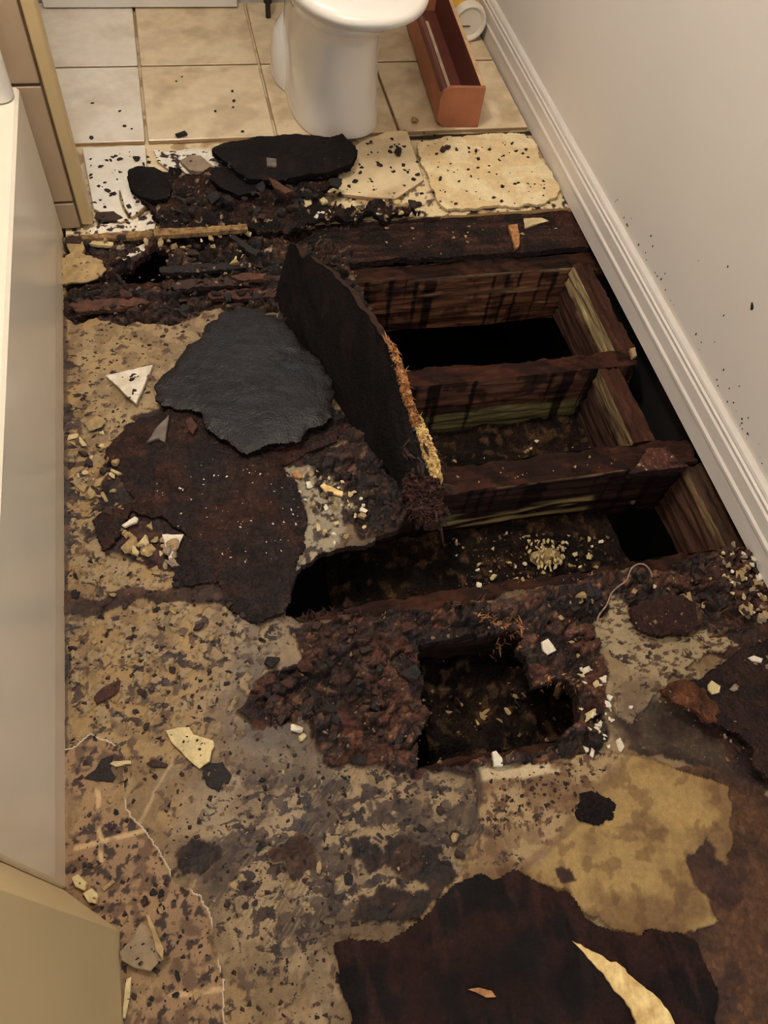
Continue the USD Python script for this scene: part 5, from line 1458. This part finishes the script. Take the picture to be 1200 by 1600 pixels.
COLOUR = {'plaster_white': 'white', 'plaster_cream': 'cream', 'plaster_tan': 'tan', 'rot_brown': 'brown', 'rot_red': 'reddish brown', 'rot_dark': 'black-brown', 'grey_stone': 'grey', 'rust_wood': 'orange-brown'}
LANDMARKS = [('the white triangle shard', 204, 600), ('the pointed grey shard', 250, 675), ('the cream triangle shard', 268, 853), ('the cream tile chunk', 298, 1168), ('the black flake by the tile chunk', 335, 1215),
             ('the white stone by the small hole', 858, 1011), ('the orange-brown chunk', 1080, 1095), ('the round front clump', 932, 1262), ('the fibre thread', 962, 922), ('the wet joist stub', 985, 772), ('the wood wedge', 803, 370),
             ('the flat grey stone', 310, 256), ('the white bit on the hole rim', 777, 1187), ('the folded board piece', 220, 1480), ('the crumpled tan lump', 150, 665), ('the red-brown cake', 1040, 960), ('the square grey chip', 424, 253),
             ('the toilet foot', 560, 222), ('the trough end', 712, 195), ('the dark pit', 225, 420), ('the white stick', 204, 818), ('the pale stick', 518, 768), ('the splintered flap end', 680, 780), ('the flap top', 452, 384),
             ('the angled boxing corner', 105, 1390), ('the partition foot', 138, 345), ('the near baseboard end', 1190, 915), ('the pale crumbled block', 853, 872), ('the cream sliver', 198, 1560), ('the reddish bark flake', 165, 1085),
             ('the white plaster lump', 463, 1140), ('the black clump pair', 246, 1396), ('the cream batten strip', 152, 380), ('the tan board corner', 130, 430), ('the orange fibres', 880, 1068), ('the pale remnant tip', 1148, 1006),
             ('the cream tile corner', 662, 284), ('the long pale splinter tip', 895, 1472), ('the orange front splinter', 752, 1552), ('the black rounded lump', 232, 285), ('the orange chip', 463, 743), ('the tan board seam', 850, 1338),
             ('the front sheet corner', 530, 1478), ('the dark stone-like clump', 425, 1035), ('the cream stick', 922, 1118), ('the orange-brown wood chip', 438, 292), ('the small hole corner', 655, 1195), ('the wood stub', 990, 552)]
LMW = np.array([P(x, y)[:2] for _, x, y in LANDMARKS])
NTH = ['nearest', 'second nearest', 'third nearest', 'fourth nearest', 'fifth nearest', 'sixth nearest', 'seventh nearest', 'eighth nearest']
BITS = []


def scatter(name, poly_px, n, sizes, mats, noun, group, cat, seed, aspect=(0.4, 0.9), flat=(0.25, 0.6), plates=0.6):
    rr_ = np.random.default_rng(seed)
    for q, (x, y) in enumerate(inside_px(poly_px, n, rr_)):
        size = sizes[0] + (sizes[1] - sizes[0]) * rr_.random() ** 1.6
        mat = mats[rr_.integers(len(mats))]
        asp, fl_ = rr_.uniform(*aspect), rr_.uniform(*flat)
        p = P(x, y)
        zz = ground(p[0], p[1], 0.004)
        p = P(x, y, zz)
        L = size * np.linalg.norm(p - [0, 0, CH]) / F
        flatbit = rr_.random() < plates
        m = plate_mesh(L, asp, fl_, seed * 1000 + q) if flatbit else chip_mesh(L, L * asp, L * fl_, seed * 1000 + q)
        gm = usdkit.mesh(stage, '/World/' + numbered(name), m, '/World/Looks/' + mat)
        gm.AddTranslateOp().Set(Gf.Vec3d(p[0], p[1], zz - 0.05 * L - 0.0003))
        gm.AddRotateZOp().Set(rr_.uniform(0, 360))
        tag(gm.GetPrim(), None, cat, group)
        word = 'tiny' if size < 8 else 'small' if size < 12 else 'medium' if size < 17 else 'large'
        shape = ('narrow ' if asp < 0.58 else 'broad ') + ('flat' if flatbit else 'chunky')
        BITS.append((gm.GetPrim(), f'{word} {shape} {COLOUR[mat]} {noun}', p[:2]))


def label_bits():
    """each bit is told apart by its look and by how near it lies to something one can find"""
    kinds = {}
    for prim, desc, p in BITS:
        kinds.setdefault(desc, []).append((prim, p))
    for desc, lst in kinds.items():
        d = np.linalg.norm(np.array([p for _, p in lst])[:, None] - LMW[None], axis=2)
        rank = d.argsort(0).argsort(0)
        for i, (prim, _) in enumerate(lst):
            o = np.lexsort((d[i], rank[i] + (d[i] > 0.25) * 4))[0]
            r = min(int(rank[i, o]), len(NTH) - 1)
            prim.SetCustomDataByKey('label', f'{desc} {NTH[r]} {LANDMARKS[o][0]}' if len(lst) > 1 else f'{desc} lying near {LANDMARKS[int(d[i].argmin())][0]}')


scatter('rubble_chip', [(1120, 855), (1160, 850), (1200, 900), (1200, 985), (1160, 960), (1120, 900)], 90, (8, 21), ['plaster_white', 'plaster_cream', 'plaster_tan', 'plaster_tan', 'rot_brown', 'rot_brown', 'grey_stone'], 'rubble chip', 'chips heaped by the baseboard', 'chip', 1)
scatter('plaster_chip', [(905, 1040), (940, 1040), (960, 1100), (965, 1150), (975, 1172), (900, 1190), (905, 1130)], 34, (7, 20), ['plaster_white', 'plaster_white', 'plaster_cream'], 'plaster chip', 'white chips right of the small hole', 'chip', 2)
scatter('plaster_chip', [(690, 850), (740, 825), (820, 830), (960, 840), (940, 890), (840, 905), (720, 930)], 40, (6, 15), ['plaster_white', 'plaster_cream', 'plaster_tan'], 'crumb', 'pale crumbs in the near bay', 'crumb', 3)
scatter('wood_shaving', [(690, 1090), (800, 1050), (820, 1090), (780, 1130), (690, 1150)], 26, (9, 22), ['plaster_cream', 'plaster_tan', 'rot_brown'], 'shaving', 'shavings in the small hole', 'shaving', 4, (0.25, 0.6))
scatter('rubble_chip', [(110, 670), (170, 660), (190, 760), (200, 820), (150, 800), (110, 790)], 60, (8, 24), ['plaster_tan', 'plaster_tan', 'plaster_cream', 'rot_brown'], 'rubble chip', 'rubble chips by the bath', 'chip', 5)
scatter('rubble_chip', [(190, 820), (230, 815), (270, 840), (285, 885), (240, 900), (200, 860)], 34, (12, 34), ['plaster_tan', 'plaster_tan', 'plaster_cream', 'grey_stone'], 'rubble chip', 'chips in the heap', 'chip', 6)
scatter('rubble_chip', [(445, 725), (500, 735), (570, 770), (570, 830), (520, 850), (490, 820)], 44, (7, 20), ['plaster_cream', 'plaster_tan', 'plaster_white', 'rot_brown'], 'rubble chip', 'chips below the flap', 'chip', 7)
scatter('soil_crumb', [(110, 880), (330, 920), (430, 960), (470, 1060), (400, 1080), (380, 1120), (200, 1140), (110, 1100)], 62, (6, 20), ['rot_brown', 'rot_dark', 'rot_brown', 'plaster_tan'], 'crumb', 'brown crumbs in front of the slab', 'crumb', 8)
scatter('soil_crumb', [(120, 1180), (200, 1180), (250, 1380), (330, 1440), (340, 1590), (210, 1590), (195, 1460), (110, 1380)], 28, (6, 17), ['rot_brown', 'rot_dark', 'plaster_tan'], 'crumb', 'brown crumbs on the remnant', 'crumb', 9)
scatter('soil_crumb', [(145, 240), (228, 235), (228, 340), (150, 325)], 20, (5, 12), ['rot_dark', 'rot_brown'], 'crumb', 'dark crumbs on the white tile', 'crumb', 10)
scatter('soil_crumb', [(540, 220), (630, 210), (660, 285), (600, 312), (510, 305)], 28, (5, 12), ['rot_dark', 'rot_brown'], 'crumb', 'dark crumbs on the cream tile', 'crumb', 11)
scatter('soil_crumb', [(660, 222), (830, 212), (868, 300), (690, 325)], 16, (5, 12), ['rot_dark', 'rot_brown'], 'crumb', 'dark crumbs on the plaster bed', 'crumb', 12)
scatter('soil_crumb', [(182, 588), (230, 578), (213, 622)], 10, (4, 10), ['rot_dark', 'rot_brown'], 'crumb', 'dark crumbs on the white triangle shard', 'crumb', 26)
scatter('soil_crumb', [(270, 1145), (300, 1142), (325, 1162), (312, 1190)], 7, (3, 7), ['rot_brown', 'plaster_tan'], 'crumb', 'crumbs on the cream tile chunk', 'crumb', 27)
scatter('soil_crumb', [(120, 120), (400, 115), (420, 205), (240, 222), (140, 220)], 12, (4, 8), ['rot_dark', 'rot_brown'], 'crumb', 'dark crumbs on far tiles', 'crumb', 13)
scatter('rubble_chip', [(480, 312), (560, 318), (660, 318), (660, 335), (520, 342), (470, 335)], 32, (7, 22), ['plaster_cream', 'plaster_tan', 'plaster_white', 'rot_brown'], 'rubble chip', 'chips along the tile edge', 'chip', 14)
scatter('rubble_chip', [(110, 375), (250, 375), (420, 360), (420, 420), (270, 440), (240, 390), (170, 400)], 48, (7, 24), ['plaster_tan', 'plaster_cream', 'rot_brown', 'rot_brown', 'grey_stone'], 'rubble chip', 'chips below the mortar', 'chip', 15)
scatter('wood_lump', [(460, 980), (650, 965), (655, 1190), (500, 1190), (490, 1130), (400, 1120), (430, 1060)], 60, (10, 34), ['rot_red', 'rot_brown', 'rot_dark'], 'rotten wood lump', 'rotten lumps by the small hole', 'wood lump', 16)
scatter('wood_lump', [(820, 990), (905, 915), (1010, 900), (1120, 880), (1150, 960), (1000, 930), (920, 960), (930, 1040)], 52, (8, 26), ['rot_red', 'rot_brown', 'rot_dark', 'plaster_tan'], 'rotten wood lump', 'rotten lumps right of the holes', 'wood lump', 17)
scatter('wood_lump', [(270, 300), (540, 290), (520, 330), (280, 350)], 36, (10, 30), ['rot_brown', 'rot_dark', 'rot_dark'], 'rotten wood lump', 'dark lumps in the far heap', 'wood lump', 23)
scatter('wood_lump', [(110, 450), (260, 440), (440, 400), (440, 470), (380, 470), (300, 500), (120, 500)], 44, (10, 34), ['rot_brown', 'rot_dark', 'rot_dark', 'rot_red'], 'rotten wood lump', 'lumps on the rotten strip', 'wood lump', 24, (0.3, 0.8))
scatter('wood_lump', [(560, 740), (640, 700), (650, 800), (570, 840)], 22, (8, 26), ['rot_brown', 'rot_dark'], 'rotten wood lump', 'lumps under the flap', 'wood lump', 25)
scatter('soil_crumb', [(370, 1190), (640, 1210), (740, 1240), (740, 1330), (600, 1440), (420, 1460), (330, 1400)], 64, (6, 20), ['rot_brown', 'rot_dark', 'rot_dark', 'plaster_tan'], 'crumb', 'dark crumbs on the patchy floor', 'crumb', 19)
scatter('soil_crumb', [(760, 1215), (900, 1200), (960, 1195), (880, 1290), (770, 1300)], 30, (5, 10), ['rot_brown', 'rot_dark'], 'crumb', 'dark crumbs on the tan board', 'crumb', 20)
label_bits()

for q, (x, y, s, m_, lb) in enumerate([(284, 213, 17, 'rot_dark', 'black lump on the far tile behind the rotten boards'), (622, 240, 18, 'rot_dark', 'black lump between the cream tile and the bare plaster'), (692, 236, 13, 'rot_brown', 'brown block lying on the bare plaster bed'),
                                       (648, 190, 16, 'plaster_tan', 'tan bit on the tile between toilet and wooden trough'), (240, 1396, 14, 'rot_dark', 'left black clump of a pair on the flooring remnant'), (252, 1397, 13, 'rot_dark', 'right black clump of a pair on the flooring remnant'),
                                       (425, 1035, 30, 'rot_dark', 'dark stone-like clump at the left end of the rot by the small hole'), (1040, 606, 10, 'plaster_cream', 'cream crumb pushed under the baseboard above the hole'), (838, 690, 9, 'plaster_white', 'white crumb in the far bay behind the wet dark joist'),
                                       (830, 702, 8, 'plaster_cream', 'cream crumb in the far bay behind the wet dark joist'), (1022, 917, 8, 'plaster_white', 'white crumb on the rot behind the red-brown cake'), (985, 1105, 8, 'plaster_white', 'white crumb on the brown ground below the pale remnant'),
                                       (150, 665, 30, 'plaster_tan', 'crumpled tan lump by the tray left of the slabs'), (463, 1140, 22, 'plaster_white', 'white crumbled plaster lump left of the small hole'), (472, 1152, 16, 'plaster_cream', 'cream crumb beside the white plaster lump'),
                                       (922, 872, 14, 'plaster_cream', 'cream lump at the right of the near bay'), (870, 1080, 22, 'plaster_tan', 'tan oval chip under the orange fibres of the small hole')]):
    chip('lump' if s > 15 else 'crumb', (x, y), s, m_, lb, 'lump', 0.7, 0.5, None, 9000 + q)

# dirt flecks stuck on the right wall and its baseboard
def wall_fleck(x, y, s, label, seed, X=XW):
    d = R @ np.array([x - 600.0, y - 800.0, F])
    p = d * (X / d[0]) + [0, 0, CH]
    sc = np.linalg.norm(p - [0, 0, CH]) / F
    v, f = chip_mesh(0.003, s * sc * 0.8, s * sc, seed)
    v = v - v.mean(0)
    gm = usdkit.mesh(stage, '/World/' + numbered('dirt_fleck'), (v, f), '/World/Looks/rot_dark')
    gm.AddTranslateOp().Set(Gf.Vec3d(*map(float, p)))
    tag(gm.GetPrim(), label, 'fleck', None if s > 8 else 'dirt flecks on the wall')


wall_fleck(1175, 478, 13, 'dark dirt fleck alone high on the cream wall', 1)
rg = np.random.default_rng(77)
specks = []
for q in range(60):
    y = rg.uniform(310, 780)
    x = 956 + (y - 310) * 0.56 + rg.exponential(9) + (rg.random() < 0.15) * rg.uniform(0, 120)
    d = R @ np.array([x - 600.0, y - 800.0, F])
    p = d * (XW / d[0]) + [0, 0, CH]
    s_ = rg.uniform(1.5, 5) * np.linalg.norm(p - [0, 0, CH]) / F
    v, f = chip_mesh(0.002, s_ * 0.7, s_, 500 + q)
    specks.append((v - v.mean(0) + p, f))
obj('dirt_specks', joinm(specks), 'rot_dark', label='tiny dirt specks on the wall just above the baseboard', cat='dirt', kind='stuff')

# fine dirt nobody could count
def crumbs(name, poly_px, n, sizes, mat, label, seed):
    rr_ = np.random.default_rng(seed)
    out = []
    for q, (x, y) in enumerate(inside_px(poly_px, n, rr_)):
        p = P(x, y, 0)
        z = ground(p[0], p[1], 0.003)
        p = P(x, y, z)
        L = (sizes[0] + (sizes[1] - sizes[0]) * rr_.random() ** 2.5) * np.linalg.norm(p - [0, 0, CH]) / F
        a = rr_.uniform(0, 2 * np.pi)
        v = np.array([[-.5, -.3, 0], [.5, -.25, 0], [.4, .3, 0], [-.35, .35, 0], [rr_.uniform(-.2, .2), rr_.uniform(-.1, .1), .35]]) * L
        v[:4, :2] += rr_.normal(size=(4, 2)) * 0.12 * L
        ca, sa = math.cos(a), math.sin(a)
        v = np.stack([v[:, 0] * ca - v[:, 1] * sa, v[:, 0] * sa + v[:, 1] * ca, v[:, 2]], 1) + p
        out.append((v, np.array([(0, 1, 4), (1, 2, 4), (2, 3, 4), (3, 0, 4)])))
    obj(name, joinm(out), mat, label=label, cat='dirt', kind='stuff')


WHOLE = [(104, 500), (330, 500), (230, 640), (160, 780), (270, 910), (440, 970), (480, 1180), (640, 1210), (740, 1210), (760, 1300), (660, 1400), (540, 1460), (520, 1590), (200, 1590), (190, 1460), (104, 1390)]
crumbs('dirt_crumbs', WHOLE, 900, (2, 9), 'rot_brown', 'fine brown dirt strewn over the tan floor', 1)
crumbs('dirt_crumbs', WHOLE, 350, (2, 7), 'grit', 'fine tan grit strewn over the tan floor', 2)
crumbs('dirt_crumbs', [(140, 240), (230, 235), (330, 235), (560, 225), (640, 207), (830, 210), (875, 310), (560, 345), (140, 365)], 300, (2, 7), 'rot_dark', 'fine dark dirt on the broken far tiles', 3)
crumbs('dirt_crumbs', [(460, 975), (900, 910), (1120, 880), (1200, 900), (1200, 1210), (960, 1160), (900, 1190), (650, 1205), (490, 1190), (400, 1110)], 500, (2, 8), 'grit', 'fine pale grit on the rot around the small hole', 4)
crumbs('dirt_crumbs', [(690, 850), (740, 825), (820, 830), (960, 840), (940, 890), (840, 905), (720, 930)], 220, (2, 6), 'grit', 'fine pale grit on the near bay rubble', 5)
crumbs('dirt_crumbs', [(100, 385), (300, 370), (560, 345), (560, 430), (330, 490), (100, 490)], 240, (2, 8), 'grit', 'fine tan grit on the rotten strip below the tiles', 6)
crumbs('dirt_crumbs', [(260, 700), (440, 730), (470, 800), (440, 880), (300, 880), (240, 760)], 90, (1.5, 5), 'plaster_white', 'tiny pale flecks on the red-brown slab', 7)
crumbs('dirt_crumbs', [(600, 350), (880, 345), (890, 395), (600, 410)], 50, (2, 7), 'plaster_tan', 'pale flecks on the long wet floorboard', 8)
crumbs('dirt_crumbs', [(700, 715), (960, 690), (1090, 720), (1080, 760), (980, 745), (720, 760)], 60, (2, 7), 'plaster_tan', 'pale flecks on top of the wet dark joist', 9)
crumbs('dirt_crumbs', [(760, 1215), (900, 1200), (960, 1195), (880, 1290), (770, 1300)], 120, (2, 6), 'rot_brown', 'fine dark grit on the pale part of the tan board', 10)
